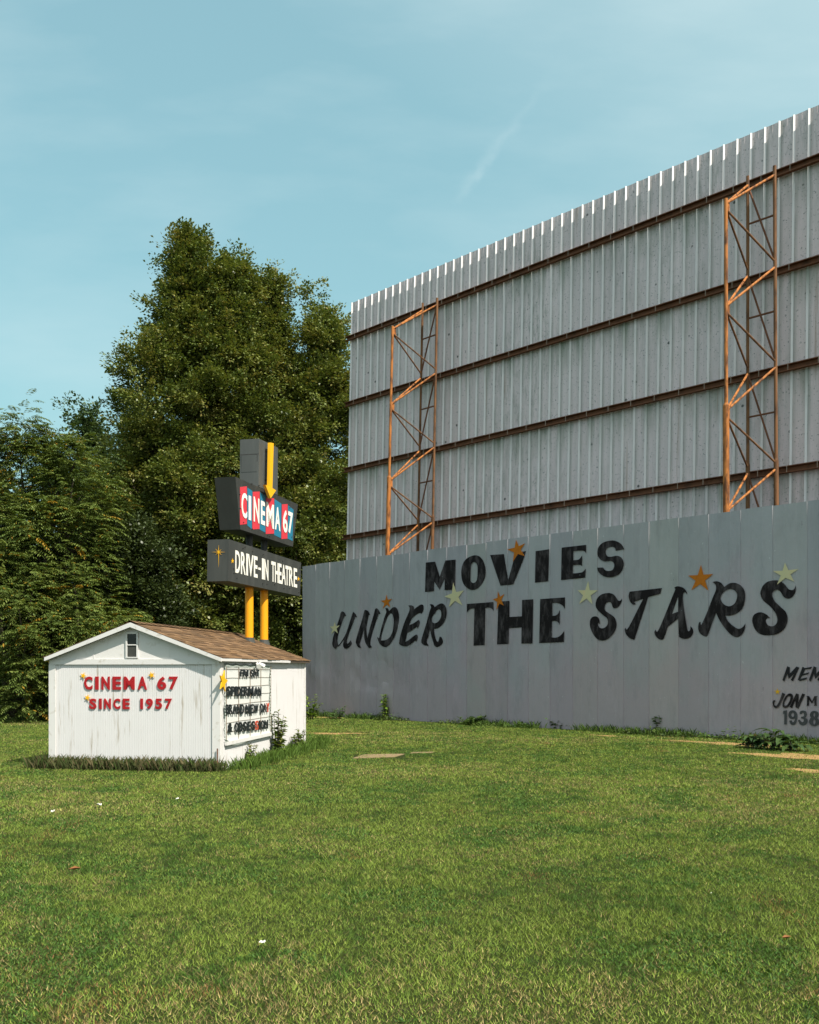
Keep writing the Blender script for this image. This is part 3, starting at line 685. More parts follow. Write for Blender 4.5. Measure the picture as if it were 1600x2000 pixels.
# ------------------------------------------------------------------ white shed
FN = -SHS                      # outward normal of the front
RN = -SHF                      # outward normal of the right side
def shed():
    t = empty('white_shed', SH(SHW / 2, SHL / 2), 'small white wooden shed with brown shingle roof and red CINEMA 67 letters', 'shed')
    # grooved siding on the four walls
    def grooves(a0, a1, pitch=0.046):
        pr = []; u = a0
        while u < a1 - pitch:
            pr += [(u, 0), (u + pitch - 0.010, 0), (u + pitch - 0.008, -0.006), (u + pitch - 0.002, -0.006)]; u += pitch
        return pr + [(u, 0), (a1, 0)]
    FRO = SH(SHW, 0)                                              # seen from the front, u runs left to right along -SHF
    sheet(grooves(0.0, SHW), 0.0, EAVE - 0.03, FRO, -SHF, FN, 0.06).build('wall', M_SIDING, t)
    sheet(grooves(0.0, SHL), 0.0, EAVE - 0.03, SH(0, 0), SHS, RN, 0.06).build('wall', M_SIDING, t)
    sheet(grooves(0.0, SHL, 0.2), 0.0, EAVE - 0.03, SH(SHW, SHL), -SHS, -RN, 0.06).build('wall', M_SIDING, t)
    sheet(grooves(0.0, SHW, 0.2), 0.0, EAVE - 0.03, SH(0, SHL), SHF, -FN, 0.06).build('wall', M_SIDING, t)
    # gables: front and back
    for l, d in ((-0.004, FN), (SHL + 0.004, -FN)):
        g = MB(); g.prism([SH(0.02, l, EAVE - 0.03), SH(SHW / 2, l, PEAK - 0.05), SH(SHW - 0.02, l, EAVE - 0.03)], d * -0.05)
        g.build('gable', M_STUCCO, t)
    # trims
    def board(a0, a1, z0, z1, th, name, off=0.0):
        m = MB(); m.quadbox(SH(a0, 0, z0) + FN * (off + .001), SHF * (a1 - a0), FN * th, UP * (z1 - z0)); return m.build(name, M_TRIM, t)
    board(0.0, SHW, 2.00, 2.098, 0.030, 'trim_band')
    board(-0.012, 0.15, 0.06, 1.998, 0.022, 'corner_board'); board(SHW - 0.13, SHW + 0.012, 0.06, 1.998, 0.022, 'corner_board')
    m = MB(); m.quadbox(SH(-0.0, 0.0, 0.06) + RN * 0.001, SHS * 0.12, RN * 0.02, UP * 2.0); m.build('corner_board', M_TRIM, t)
    m = MB(); m.quadbox(SH(0.0, SHL - 0.10, 0.06) + RN * 0.001, SHS * 0.10, RN * 0.02, UP * 2.0); m.build('corner_board', M_TRIM, t)
    # narrow seams in the gable board
    m = MB()
    for a in (2.55, 1.0): m.quadbox(SH(a, 0, 2.12) + FN * 0.005, SHF * 0.012, FN * 0.006, UP * 0.22)
    m.build('seam_batten', M_TRIM, t)
    # window with dark glass over a dark board
    fr = MB(); a0, a1, z0, z1 = 1.635, 1.885, 2.125, 2.615
    P = lambda a, z, o: SH(a, 0, z) + FN * (0.006 + o)
    for (b0, b1, c0, c1) in ((a0, a0 + .03, z0, z1), (a1 - .03, a1, z0, z1), (a0 + .03, a1 - .03, z1 - .03, z1), (a0 + .03, a1 - .03, z0, z0 + .02), (a0 + .03, a1 - .03, 2.365, 2.385)):
        fr.quadbox(P(b0, c0, 0), SHF * (b1 - b0), FN * 0.03, UP * (c1 - c0))
    fo = fr.build('window', M_TRIM, t)
    m = MB(); m.quadbox(P(a0 + .031, 2.386, -.004), SHF * (a1 - a0 - .062), FN * 0.012, UP * (z1 - .031 - 2.386)); m.build('pane', M_GLASS, fo)
    m = MB(); m.quadbox(P(a0 + .031, z0 + .021, -.004), SHF * (a1 - a0 - .062), FN * 0.018, UP * (2.364 - z0 - .021)); m.build('lower_board', M_DKBOARD, fo)
    # roof: deck, shingles, fascia
    ov, of, ob = 0.055, 0.13, 0.13
    hf = lambda sg: SHW / 2 + (0.085 if sg < 0 else 0.03); half = SHW / 2 + ov; rise = PEAK - EAVE; slope = rise / (SHW / 2)
    zr = lambda a: PEAK + 0.02 - slope * abs(a - SHW / 2)        # height of the deck over a
    dk = MB()
    for sg in (-1, 1):
        ae = SHW / 2 + sg * hf(sg)
        dk.v += []; i = len(dk.v)
        dk.prism([SH(SHW / 2, -of, zr(SHW / 2) - .05), SH(ae, -of, zr(ae) - .05), SH(ae, -of, zr(ae) - .005), SH(SHW / 2, -of, zr(SHW / 2) - .005)], SHS * (SHL + of + ob))
    roof = dk.build('roof', M_TRIM, t)
    r = np.random.default_rng(5); sv, sf, sc_ = [], [], []
    L0, L1 = -of - 0.02, SHL + ob + 0.02
    slen = math.hypot(half, slope * half); expo = 0.142; nc = int(slen / expo) + 1
    pal = np.array([[0.20, 0.118, 0.060], [0.155, 0.092, 0.048], [0.24, 0.145, 0.080], [0.115, 0.070, 0.040], [0.18, 0.11, 0.058]])
    for sg in (-1, 1):
        half = hf(sg); slen = math.hypot(half, slope * half); nc = int(slen / expo) + 1
        for k in range(nc):
            d0 = slen + 0.03 - k * expo; d1 = max(-0.02, d0 - expo - 0.06)      # distance down from the ridge
            l = L0 + r.random() * 0.15 - 0.1
            rowc = 0.9 + 0.2 * r.random()
            while l < L1:
                w = 0.25 + 0.12 * r.random(); e0, e1_ = max(L0, l), min(L1, l + w - 0.006)
                l += w
                if e1_ - e0 < 0.02: continue
                cc = pal[r.integers(5)] * (0.85 + 0.3 * r.random()) * rowc
                lift = 0.014 + 0.012 * r.random(); dj = r.normal(0, 0.006)
                def Q(d, ll, h):
                    a = SHW / 2 + sg * d * half / slen
                    return SH(a, ll, zr(a) + h)
                i = len(sv); dd = d0 + dj
                sv += [Q(dd, e0, lift + r.normal(0, .003)), Q(dd, e1_, lift + r.normal(0, .003)), Q(d1, e1_, 0.004), Q(d1, e0, 0.004), Q(dd, e0, lift - .011), Q(dd, e1_, lift - .011)]
                sf += [(i, i + 1, i + 2, i + 3), (i + 4, i + 5, i + 1, i), (i + 4, i, i + 3), (i + 1, i + 5, i + 2), (i + 5, i + 4, i + 3, i + 2)]
                sc_ += [cc] * 6
    mk('shingles', [tuple(p) for p in sv], sf, M_SHINGLE, roof, tint=np.array(sc_))
    cap = MB(); l = L0; cc = []
    while l < L1:
        w = 0.28; e1_ = min(L1, l + w)
        for sg in (-1, 1):
            a = SHW / 2 + sg * 0.13
            i = len(cap.v)
            cap.v += [SH(SHW / 2, l, PEAK + .058), SH(SHW / 2, e1_ - .004, PEAK + .048), SH(a, e1_ - .004, zr(a) + .026), SH(a, l, zr(a) + .036)]; cap.f.append((i, i + 1, i + 2, i + 3))
            cc += [pal[r.integers(5)] * (0.8 + 0.3 * r.random())] * 4
        l += w
    mk('ridge_cap', [tuple(p) for p in cap.v], cap.f, M_SHINGLE, roof, tint=np.array(cc))
    for sg in (-1, 1):                                            # rake boards on the front, eave boards along the sides
        ae = SHW / 2 + sg * hf(sg)
        m = MB(); m.prism([SH(SHW / 2, -of, zr(SHW / 2) - .090), SH(ae, -of, zr(ae) - .070), SH(ae, -of, zr(ae) - .002), SH(SHW / 2, -of, zr(SHW / 2) - .002)], FN * 0.022)
        m.build('fascia', M_TRIM, roof)
        LF = 4.20 if sg < 0 else SHL + ob - .003
        m = MB(); m.quadbox(SH(ae, -of + .003, zr(ae) - .058), SHS * (LF + of), RN * (-sg) * 0.02, UP * 0.052); m.build('fascia', M_TRIM, roof)
        if sg < 0:
            m = MB(); m.quadbox(SH(ae, LF + .01, zr(ae) - .055), SHS * (SHL + ob - LF - .02), RN * 0.012, UP * 0.05); m.build('fascia', M_BARK, roof)['label'] = 'bare brown fascia end'
    # red letters, yellow stars
    P0 = SH(0, 0) + FN * 0.002; e1 = -SHF; bx, by, s = 140, 1290, 6.957
    for ch, x0, x1 in zip('CINEMA67', (175, 325, 410, 560, 713, 903, 1168, 1328), (287, 371, 523, 674, 860, 1027, 1288, 1447)):
        letter_px(ch, bx + x0 / s, bx + x1 / s, by + 218 / s, by + 396 / s, P0, FN, e1, 0.016, M_RED, t, 0.036)
    for ch, x0, x1 in zip('SINCE1957', (246, 377, 446, 573, 699, 938, 1013, 1141, 1273), (341, 413, 537, 664, 791, 973, 1107, 1232, 1367)):
        letter_px(ch, bx + x0 / s, bx + x1 / s, by + 517 / s, by + 660 / s, P0, FN, e1, 0.016, M_RED, t, 0.036)
    for cx, cy, rr, ro in ((165, 207, 45, 0.35), (1093, 200, 48, -0.35), (222, 505, 45, 0.3)):
        m = MB(); q = [on_plane(bx + x / s, by + y / s, P0, FN) + FN * 0.012 for x, y in star_pts(star_tips(cx, cy, rr, ro))]
        m.prism(q, FN * 0.012); m.build('star', M_YEL, t)
    # thin vertical pipe at the corner
    m = MB(); m.tube(SH(0.03, -0.06, 0.0), SH(0.03, -0.06, 0.42), 0.012); m.build('pipe', M_RUSTDK, t)
    # yellow star standing off the right side wall near the corner
    PS = SH(0, 0) + RN * 0.06; cc = on_plane(435.5, 1331, PS, RN); m = MB(); R0 = 0.215
    q = []
    for i in range(10):
        rr = R0 if i % 2 == 0 else R0 * 0.42; an = math.pi * i / 5 + 0.25
        q.append(cc + SHS * (rr * math.sin(an)) + UP * (rr * math.cos(an)))
    m.prism(q, RN * 0.02); m.build('star', M_YEL, t)
    # twin flood light under the eave
    c = on_plane(505, 1298, SH(0, 0) + RN * 0.10, RN); m = MB()
    m.quadbox(c + SHS * -0.05 + UP * -0.02 + RN * -0.10, SHS * 0.10, RN * 0.06, UP * 0.10); fb = m.build('flood_light', M_LAMP, t)
    for dl in (-0.12, 0.12):
        m = MB(); m.tube(c + UP * 0.03 + SHS * dl * .4 + RN * -0.03, c + RN * 0.06 + SHS * (dl * 1.3) + UP * -0.035, 0.028, 0.052, 14); m.build('lamp_head', M_LAMP, fb)
shed()

# ------------------------------------------------------------------ marquee on the shed's side
def marquee():
    PW = SH(0, 0) + RN * 0.0
    pt = lambda x, y, o=0.0: on_plane(420 + x / 10, 1280 + y / 10, PW + RN * o, RN)
    a = pt(188, 1000); b = pt(1068, 1000)
    l0 = (a - SHC).dot(SHS); l1 = (b - SHC).dot(SHS)
    zt = pt(620, 190).z; zb = pt(620, 1590).z
    t = empty('marquee_board', SH(-0.02, (l0 + l1) / 2, zb), 'white letter board with black film titles on the shed side', 'letter board')
    m = MB(); m.quadbox(SH(0, l0, zb) + RN * 0.002, SHS * (l1 - l0), RN * 0.020, UP * (zt - zb)); m.build('backboard', M_MARQBOARD, t)
    m = MB(); m.quadbox(SH(0, l0 - .02, zb - 0.075) + RN * 0.003, SHS * (l1 - l0), RN * 0.06, UP * 0.072); m.build('ledge', M_TRIM, t)
    for k in range(5):
        l = l0 + 0.012 + (l1 - l0 - 0.024) * k / 4; m = MB(); m.tube(SH(0, l, zb) + RN * 0.034, SH(0, l, zt) + RN * 0.034, 0.006); m.build('upright', M_WIRE, t)
    nr = 4; H = (zt - zb)
    for r in range(nr):
        yc = zb + H * (0.885 - 0.235 * r)
        for dz in (0.085, -0.085):
            m = MB(); m.path([SH(0, l0 + (l1 - l0) * k / 8, yc + dz + random.uniform(-.006, .006)) + RN * 0.030 for k in range(9)], 0.0035, 5); m.build('rail', M_WIRE, t)
    rows = [('FRI', [488, 545, 612], [538, 605, 645], 280, 282, 418, 416), ('SAT', [685, 745, 798], [742, 800, 855], 283, 286, 420, 414),
            ('SPIDERMAN', [215, 310, 386, 430, 502, 566, 645, 757, 838], [302, 380, 420, 492, 560, 635, 745, 832, 898], 600, 614, 798, 796),
            ('BRAND', [197, 266, 345, 424, 494], [262, 340, 415, 490, 562], 955, 958, 1150, 1145), ('NEW', [592, 676, 746], [664, 740, 842], 958, 950, 1150, 1125),
            ('DAY', [880, 934, 996], [932, 994, 1056], 945, 928, 1122, 1106),
            ('&', [250], [335], 1315, 1315, 1510, 1505), ('OBSESSION', [380, 455, 540, 626, 702, 780, 850, 888, 958], [450, 530, 612, 692, 774, 842, 882, 956, 1030], 1308, 1258, 1508, 1432)]
    PL = PW + RN * 0.045
    for wd, xl, xr, t0, t1, b0, b1 in rows:
        X0, X1 = xl[0], xr[-1]
        for i, ch in enumerate(wd):
            f = ((xl[i] + xr[i]) / 2 - X0) / max(1, X1 - X0)
            red = (wd == 'DAY' and i == 2) or (wd == 'OBSESSION' and i == 5)
            o = letter_px(ch, 420 + (xl[i] + 1) / 10, 420 + (xr[i] - 1) / 10, 1280 + (t0 + (t1 - t0) * f) / 10, 1280 + (b0 + (b1 - b0) * f) / 10, PL, RN, SHS, 0.012, M_MARQRED if red else M_MARQLET, t, 0.034, 'letter', 0.02)
            if red: o['label'] = 'red letter among the black ones'
    # string of lights round the board
    s = MB(); bl = MB()
    top = [pt(195 + 870 * k / 24, 165 + 45 * k / 24, 0.05) + UP * (0.012 * math.sin(k * 1.3)) for k in range(25)]
    right = [pt(1072 + 8 * math.sin(k), 215 + 1180 * k / 20, 0.04) for k in range(21)]
    left = [pt(185 + 8 * math.sin(k * 1.7), 165 + 1450 * k / 24, 0.05) for k in range(25)]
    bot = [pt(180 + 420 * k / 12, 1640 - 20 * k / 12 + 60 * math.sin(math.pi * k / 12), 0.04) for k in range(13)]
    for p in (top, right, left, bot):
        s.path(p, 0.0045, 5)
        for i, q in enumerate(p[:-1]):
            for fr in ((0.25, 0.75) if p is bot or p is top else (0.4,)):
                c = q + (p[i + 1] - q) * fr
                s.tube(c, c + UP * -0.03 + RN * 0.012, 0.007, 0.006, 6)
                bl.tube(c + UP * -0.03 + RN * 0.012, c + UP * -0.065 + RN * 0.02, 0.009, 0.003, 6)
    so_ = s.build('string_lights', M_GREENWIRE, None, SH(-0.03, (l0 + l1) / 2, zb)); tag(so_, 'dark cable of little bulbs strung round the letter board', 'string lights')
    bl.build('bulbs', M_BULB, so_); tag(so_.children[0], kind='stuff')
marquee()

# ------------------------------------------------------------------ roof sign
SD = Vector((400, 1800, 0)).normalized(); SN = Vector((SD.y, -SD.x, 0))
def roof_sign():
    P1 = Vector((-313 * 22.5 / F, 22.5, 0)); Dp = 0.51
    FP = P1 + SN * (Dp / 2)                                       # front plane
    pole2 = P1 + SD * 0.979
    zroof = 2.2
    t = empty('roof_sign', (P1.x, P1.y, zroof), 'dark grey CINEMA 67 DRIVE-IN THEATRE sign with yellow arrow on two yellow poles', 'sign')
    pz = lambda x, y: on_plane(x, y, FP, SN)
    for k, P in enumerate((P1, pole2)):
        # follow the deck so that the poles enter the roof
        m = MB(); m.tube(P + UP * 1.9, P + UP * 3.93, 0.10, 0.10, 20); m.build('pole', M_POLE, t, smooth=False)
        m = MB(); m.tube(P + UP * 4.80, P + UP * 5.25, 0.085, 0.085, 14); m.build('upper_post', M_DKPOST, t)
        a = (P - SHC).dot(SHF); zz = PEAK + 0.02 - (PEAK - EAVE) / (SHW / 2) * abs(a - SHW / 2)
        m = MB(); m.tube(P + UP * (zz - 0.04), P + UP * (zz + 0.09), 0.16, 0.108, 14); m.build('flashing', M_DKBOARD, t)
    def cabinet(c4, dep, name, mat=M_SIGNDK):
        q = [pz(*p) for p in c4]; m = MB(); m.prism([p - SN * dep for p in q], SN * dep); return m.build(name, mat, t)
    lower = cabinet([(447, 1053), (588.4, 1099), (586.3, 1164.4), (445.8, 1134.6)], Dp, 'cabinet', M_SIGNMD)
    upper = cabinet([(459.8, 931), (582, 985), (572.3, 1067.6), (469.6, 1033.8)], Dp, 'cabinet')
    pyl = cabinet([(506, 856.5), (543, 874.5), (542.4, 966.8), (505.2, 950.4)], 0.49, 'pylon', M_SIGNLT)
    # service panels on the pylon and cabinet ends
    EN = -SD
    def endpanel(par, x, y0, y1, w0, w1, P0):
        top = on_plane(x, y0, P0, SN); bot = on_plane(x, y1, P0, SN)
        m = MB(); m.quadbox(Vector((top.x, top.y, bot.z)) - SN * (w1 + .012) + EN * 0.002 - UP * .012, SN * (w1 - w0 + .024), EN * 0.004, UP * (top.z - bot.z + .024)); m.build('seam', M_DKPOST, par)
        m = MB(); m.quadbox(Vector((top.x, top.y, bot.z)) - SN * w1 + EN * 0.007, SN * (w1 - w0), EN * 0.010, UP * (top.z - bot.z)); m.build('access_panel', M_SIGNLT, par)
    endpanel(pyl, 505.8, 888, 921, 0.05, 0.45, FP)
    m = MB(); c = pz(505.9, 900)
    for zz in (6.75, 7.15): m.quadbox(Vector((c.x, c.y, zz)) - SN * 0.49 + EN * 0.002, SN * 0.49, EN * 0.004, UP * 0.012)
    m.build('seam', M_DKPOST, pyl)
    # screws along the faces
    def studs(par, pts):
        m = MB()
        for x, y in pts:
            c = pz(400 + x / 7.69, 920 + y / 7.69); m.tube(c, c + SN * 0.03, 0.014, 0.010, 6)
        m.build('stud', M_DKPOST, par)
    studs(upper, [(575, 770), (700, 190), (810, 215), (1180, 400), (1275, 440), (865, 320), (1270, 550), (1300, 990), (705, 870), (935, 970), (965, 980), (1345, 690), (520, 350), (530, 560)])
    studs(lower, [(570, 1160), (600, 1140), (713, 1200), (872, 1255), (1165, 1350), (430, 1465), (435, 1530), (480, 1605), (865, 1690), (930, 1697), (1045, 1700), (1185, 1760), (1270, 1760), (1425, 1450), (1410, 1820)])
    # coloured panels
    z = lambda x, y, o: on_plane(400 + x / 7.69, 920 + y / 7.69, FP + SN * o, SN)
    strips = [[(530,240),(632,228),(632,795),(530,808)], [(640,248),(715,300),(706,875),(640,815)], [(722,312),(825,308),(822,870),(715,875)], [(833,318),(912,375),(910,925),(825,880)],
              [(920,400),(1042,410),(1040,940),(918,945)], [(1048,420),(1150,490),(1145,1010),(1042,960)], [(1160,500),(1245,495),(1240,1015),(1152,1022)], [(1252,515),(1332,580),(1318,1050),(1244,1015)]]
    for i, q in enumerate(strips):
        m = MB(); m.prism([z(x, y, 0.002) for x, y in q], SN * 0.003); m.build('colour_panel', M_TEAL if i % 2 else M_SIGNRED, upper)
    for ch, x0, x1, y0, y1 in (('C',550,634,328,706),('I',657,693,372,738),('N',733,817,400,772),('E',842,902,455,808),('M',924,1036,485,850),('A',1053,1132,545,890),('6',1173,1240,585,925),('7',1252,1320,617,945)):
        letter_px(ch, 400 + x0 / 7.69, 400 + x1 / 7.69, 920 + y0 / 7.69, 920 + y1 / 7.69, FP + SN * 0.006, SN, SD, 0.006, M_WHITELET, upper, 0.022)
    tl = lambda x: 1190 + (x - 465) * 0.304; bl_ = lambda x: 1525 + (x - 457) * 0.246
    for ch, x0, x1 in (('D',457,528),('R',541,610),('I',621,646),('V',646,728),('E',735,790),('I',857,885),('N',892,952),('T',998,1047),('H',1052,1102),('E',1108,1150),('A',1152,1214),('T',1210,1258),('R',1265,1324),('E',1334,1384)):
        xm = (x0 + x1) / 2
        letter_px(ch, 400 + x0 / 7.69, 400 + x1 / 7.69, 920 + tl(xm) / 7.69, 920 + bl_(xm) / 7.69, FP, SN, SD, 0.006, M_WHITELET, lower, 0.018)
    m = MB(); m.prism([z(x, y, 0.003) for x, y in ((805,1445),(842,1456),(842,1492),(805,1482))], SN * 0.006); m.build('letter', M_WHITELET, lower)
    for cx, cy, rr in ((418, 1350, 40), (1408, 1620, 34)):
        m = MB(); m.prism([z(x, y, 0.003) for x, y in star_pts(star_tips(cx, cy, rr, 0, 0.62))], SN * 0.004); m.build('star', M_YEL, lower)
    # sparkle on the near end of the lower cabinet
    near = pz(446.4, 1094); EP = near + EN * 0.003
    e = lambda x, y: on_plane(400 + x / 7.69, 920 + y / 7.69, EP, EN)
    pts = []
    for i in range(16):
        an = math.pi * i / 8
        R = {0: 108, 4: 108, 8: 240, 12: 106}.get(i, 66) if i % 2 == 0 else 11
        pts.append(e(210 + R * math.sin(an), 1217 - R * math.cos(an)))
    m = MB(); m.prism(pts, EN * 0.004); m.build('sparkle', M_YEL, lower)
    # arrow standing off the faces
    A = lambda x, y: on_plane(380 + x / 4.346, 840 + y / 4.346, FP + SN * 0.16, SN)
    m = MB(); m.prism([A(*p) for p in ((645,106),(673,112),(662,492),(693,512),(647,579),(603,464),(638,482))], SN * -0.07); m.build('arrow', M_YEL, t)
    for y in (180, 420):
        c = A(655, y); m = MB(); m.tube(c - SN * 0.07, c - SN * 0.16, 0.015); m.build('arrow_bracket', M_DKPOST, t)
roof_sign()

# ------------------------------------------------------------------ trees and plants
def basis(d):
    """orthonormal frames for an (n,3) array of directions"""
    d = d / np.linalg.norm(d, axis=1, keepdims=True)
    up = np.where(np.abs(d[:, 2:3]) > 0.95, np.array([[1., 0, 0]]), np.array([[0, 0, 1.]]))
    s = np.cross(d, up); s /= np.linalg.norm(s, axis=1, keepdims=True)
    return d, s, np.cross(s, d)

def leaf_quads(pos, d, nrm_jit, L, W, r):
    """diamond leaves: pos (n,3) base, d (n,3) direction, sizes L, W (n,)"""
    d, s, u = basis(d)
    a = (r.random(len(d)) - .5) * 2 * nrm_jit
    s2 = s * np.cos(a)[:, None] + u * np.sin(a)[:, None]; u2 = np.cross(s2, d)
    v = np.empty((len(d), 4, 3), dtype=np.float32)
    v[:, 0] = pos; v[:, 2] = pos + d * L[:, None] - u2 * (L * .12)[:, None]
    v[:, 1] = pos + d * (L * .5)[:, None] + s2 * (W * .5)[:, None] + u2 * (W * .10)[:, None]
    v[:, 3] = pos + d * (L * .5)[:, None] - s2 * (W * .5)[:, None] + u2 * (W * .10)[:, None]
    return v.reshape(-1, 3)

def wood(m, base, lobes_top, limbs, r0, r):
    """tapered trunk to each leader and limbs reaching the sprays"""
    base = Vector(base)
    for tp in lobes_top:
        tp = Vector(tp); n = 6; last = base; lr = r0
        for k in range(1, n + 1):
            f = k / n; p = base.lerp(tp, f) + Vector((r.normal(0, .12), r.normal(0, .12), 0)) * (1 if k < n else 0)
            nr = r0 * (1 - f) ** 0.8 + 0.02; m.tube(last, p, lr, nr, 8); last, lr = p, nr
    for a, b in limbs:
        a, b = Vector(a), Vector(b); mid = a.lerp(b, .55) + UP * (-0.12 * (b - a).length)
        ln = (b - a).length; m.tube(a, mid, 0.03 + .016 * ln, 0.02 + .008 * ln, 6); m.tube(mid, b, 0.02 + .008 * ln, 0.012, 5)

def broad_tree(name, base, lobes, n_spray, leaf, label, cat='tree', group=None, seed=1, cols=None, per=105, spray=0.9, zmin=0.3, inner=0.32, bsize=1.15, parts=('crown', 'trunk')):
    """lobes: (cx, cy, z0, z1, R, shape) in metres; leafy sprays set over each lobe's shell"""
    r = np.random.default_rng(seed); base = Vector(base)
    t = empty(name, base, label, cat, group)
    cols = np.array(cols if cols is not None else [[0.050, 0.078, 0.018], [0.105, 0.142, 0.030], [0.175, 0.200, 0.048], [0.240, 0.195, 0.058]])
    P, D, S, Q = [], [], [], []
    area = np.array([(z1 - z0) * R for _, _, z0, z1, R, _ in lobes]); area = area / area.sum()
    limbs = []
    for (cx, cy, z0, z1, R, sh), fr in zip(lobes, area):
        n = int(n_spray * fr)
        nb = max(8, int(2 * np.pi * R * 0.62 * (z1 - z0) / (2.6 * bsize ** 2)))
        hh = r.random(nb) ** 0.85; th = (np.arange(nb) * 2.39996 + r.normal(0, .35, nb)) % (2 * np.pi)
        pf = lambda h: np.where(h < sh, 0.78 + 0.22 * np.sin(np.pi / 2 * h / sh), np.cos(np.pi / 2 * np.clip((h - sh) / (1 - sh), 0, 1)) ** 1.05)
        lump = 0.97 + 0.12 * np.sin(3 * th + 7 * hh + seed) + 0.10 * np.sin(5 * th - 13 * hh + 2 * seed) + r.normal(0, .07, nb)
        rad = R * pf(hh) * lump - 0.35 * bsize
        bc = np.stack([cx + np.cos(th) * rad, cy + np.sin(th) * rad, z0 + (z1 - z0) * hh], 1)
        out = np.stack([np.cos(th), np.sin(th), 0.30 + 0.9 * hh ** 2], 1); out /= np.linalg.norm(out, axis=1, keepdims=True)
        bs = bsize * (0.65 + 0.7 * r.random(nb))
        j = r.integers(0, nb, n); o_, s_, u_ = basis(out[j])
        q1, q2, q3 = r.normal(0, .48, n), r.normal(0, .30, n), r.random(n) * 0.95 - 0.55
        p = bc[j] + (s_ * q1[:, None] + u_ * q2[:, None] + o_ * (q3 - 0.35 * q1 ** 2)[:, None]) * bs[j][:, None]
        d = o_ * 0.8 + s_ * (q1 * 1.1)[:, None] + u_ * (q2 * 1.2)[:, None] + np.array([0, 0, .28]) + r.normal(0, .22, (n, 3))
        ni = int(n * inner); hi = r.random(ni) ** 0.85; ti = r.random(ni) * 2 * np.pi; ri = R * pf(hi) * (0.15 + 0.55 * r.random(ni))
        p = np.concatenate([p, np.stack([cx + np.cos(ti) * ri, cy + np.sin(ti) * ri, z0 + (z1 - z0) * hi * .95], 1)])
        d = np.concatenate([d, r.normal(0, 1, (ni, 3))])
        ok = p[:, 2] > zmin
        P.append(p[ok]); D.append(d[ok])
        for k in r.integers(0, nb, 26):
            q = bc[k]; zz = max(0.6, q[2] - 0.7 * abs(rad[k]) - 0.5); f = min(1, zz / z1)
            ctr = base.lerp(Vector((cx, cy, z1)), f); limbs.append((tuple(ctr), tuple(q)))
    P, D = np.concatenate(P), np.concatenate(D)
    ns = len(P); D /= np.linalg.norm(D, axis=1, keepdims=True)
    sl_ = spray * (0.6 + 0.8 * r.random(ns)) * (1 + 0.5 * np.clip(D[:, 2] - 0.55, 0, 1))
    k = np.repeat(np.arange(ns), per); n = len(k)
    tpar = r.random(n)
    off = r.normal(0, 1, (n, 3)) * (0.30 * (1.05 - 0.75 * tpar) * sl_[k])[:, None]; off[:, 2] *= 0.6
    pos = P[k] + D[k] * (sl_[k] * (tpar - 0.35))[:, None] + off
    pos[:, 2] = np.maximum(pos[:, 2], 0.05)
    ld = D[k] * 0.9 + off / (0.3 * sl_[k])[:, None] * 0.55 + r.normal(0, .45, (n, 3)); ld[:, 2] -= 0.25
    L = leaf * (0.7 + 0.6 * r.random(n)); W = L * (0.55 + 0.2 * r.random(n))
    v = leaf_quads(pos, ld, 0.9, L, W, r)
    sc_ = r.random(ns)
    mixv = np.clip(0.55 * sc_[k] + 0.45 * r.random(n), 0, 0.999) * (len(cols) - 1)
    i0 = mixv.astype(int); fr = (mixv - i0)[:, None]
    col = cols[i0] * (1 - fr) + cols[np.minimum(i0 + 1, len(cols) - 1)] * fr
    col *= (0.8 + 0.4 * r.random((n, 1)))
    mk(parts[0], v, np.arange(n * 4).reshape(-1, 4), M_LEAF, t, tint=np.repeat(col, 4, 0))
    m = MB(); tops = [(cx, cy, z0 + (z1 - z0) * 0.93) for cx, cy, z0, z1, R, _ in lobes]
    wood(m, base, tops, limbs, 0.022 * max(x[3] for x in lobes), r); m.build(parts[1], M_BARK, t)
    return t

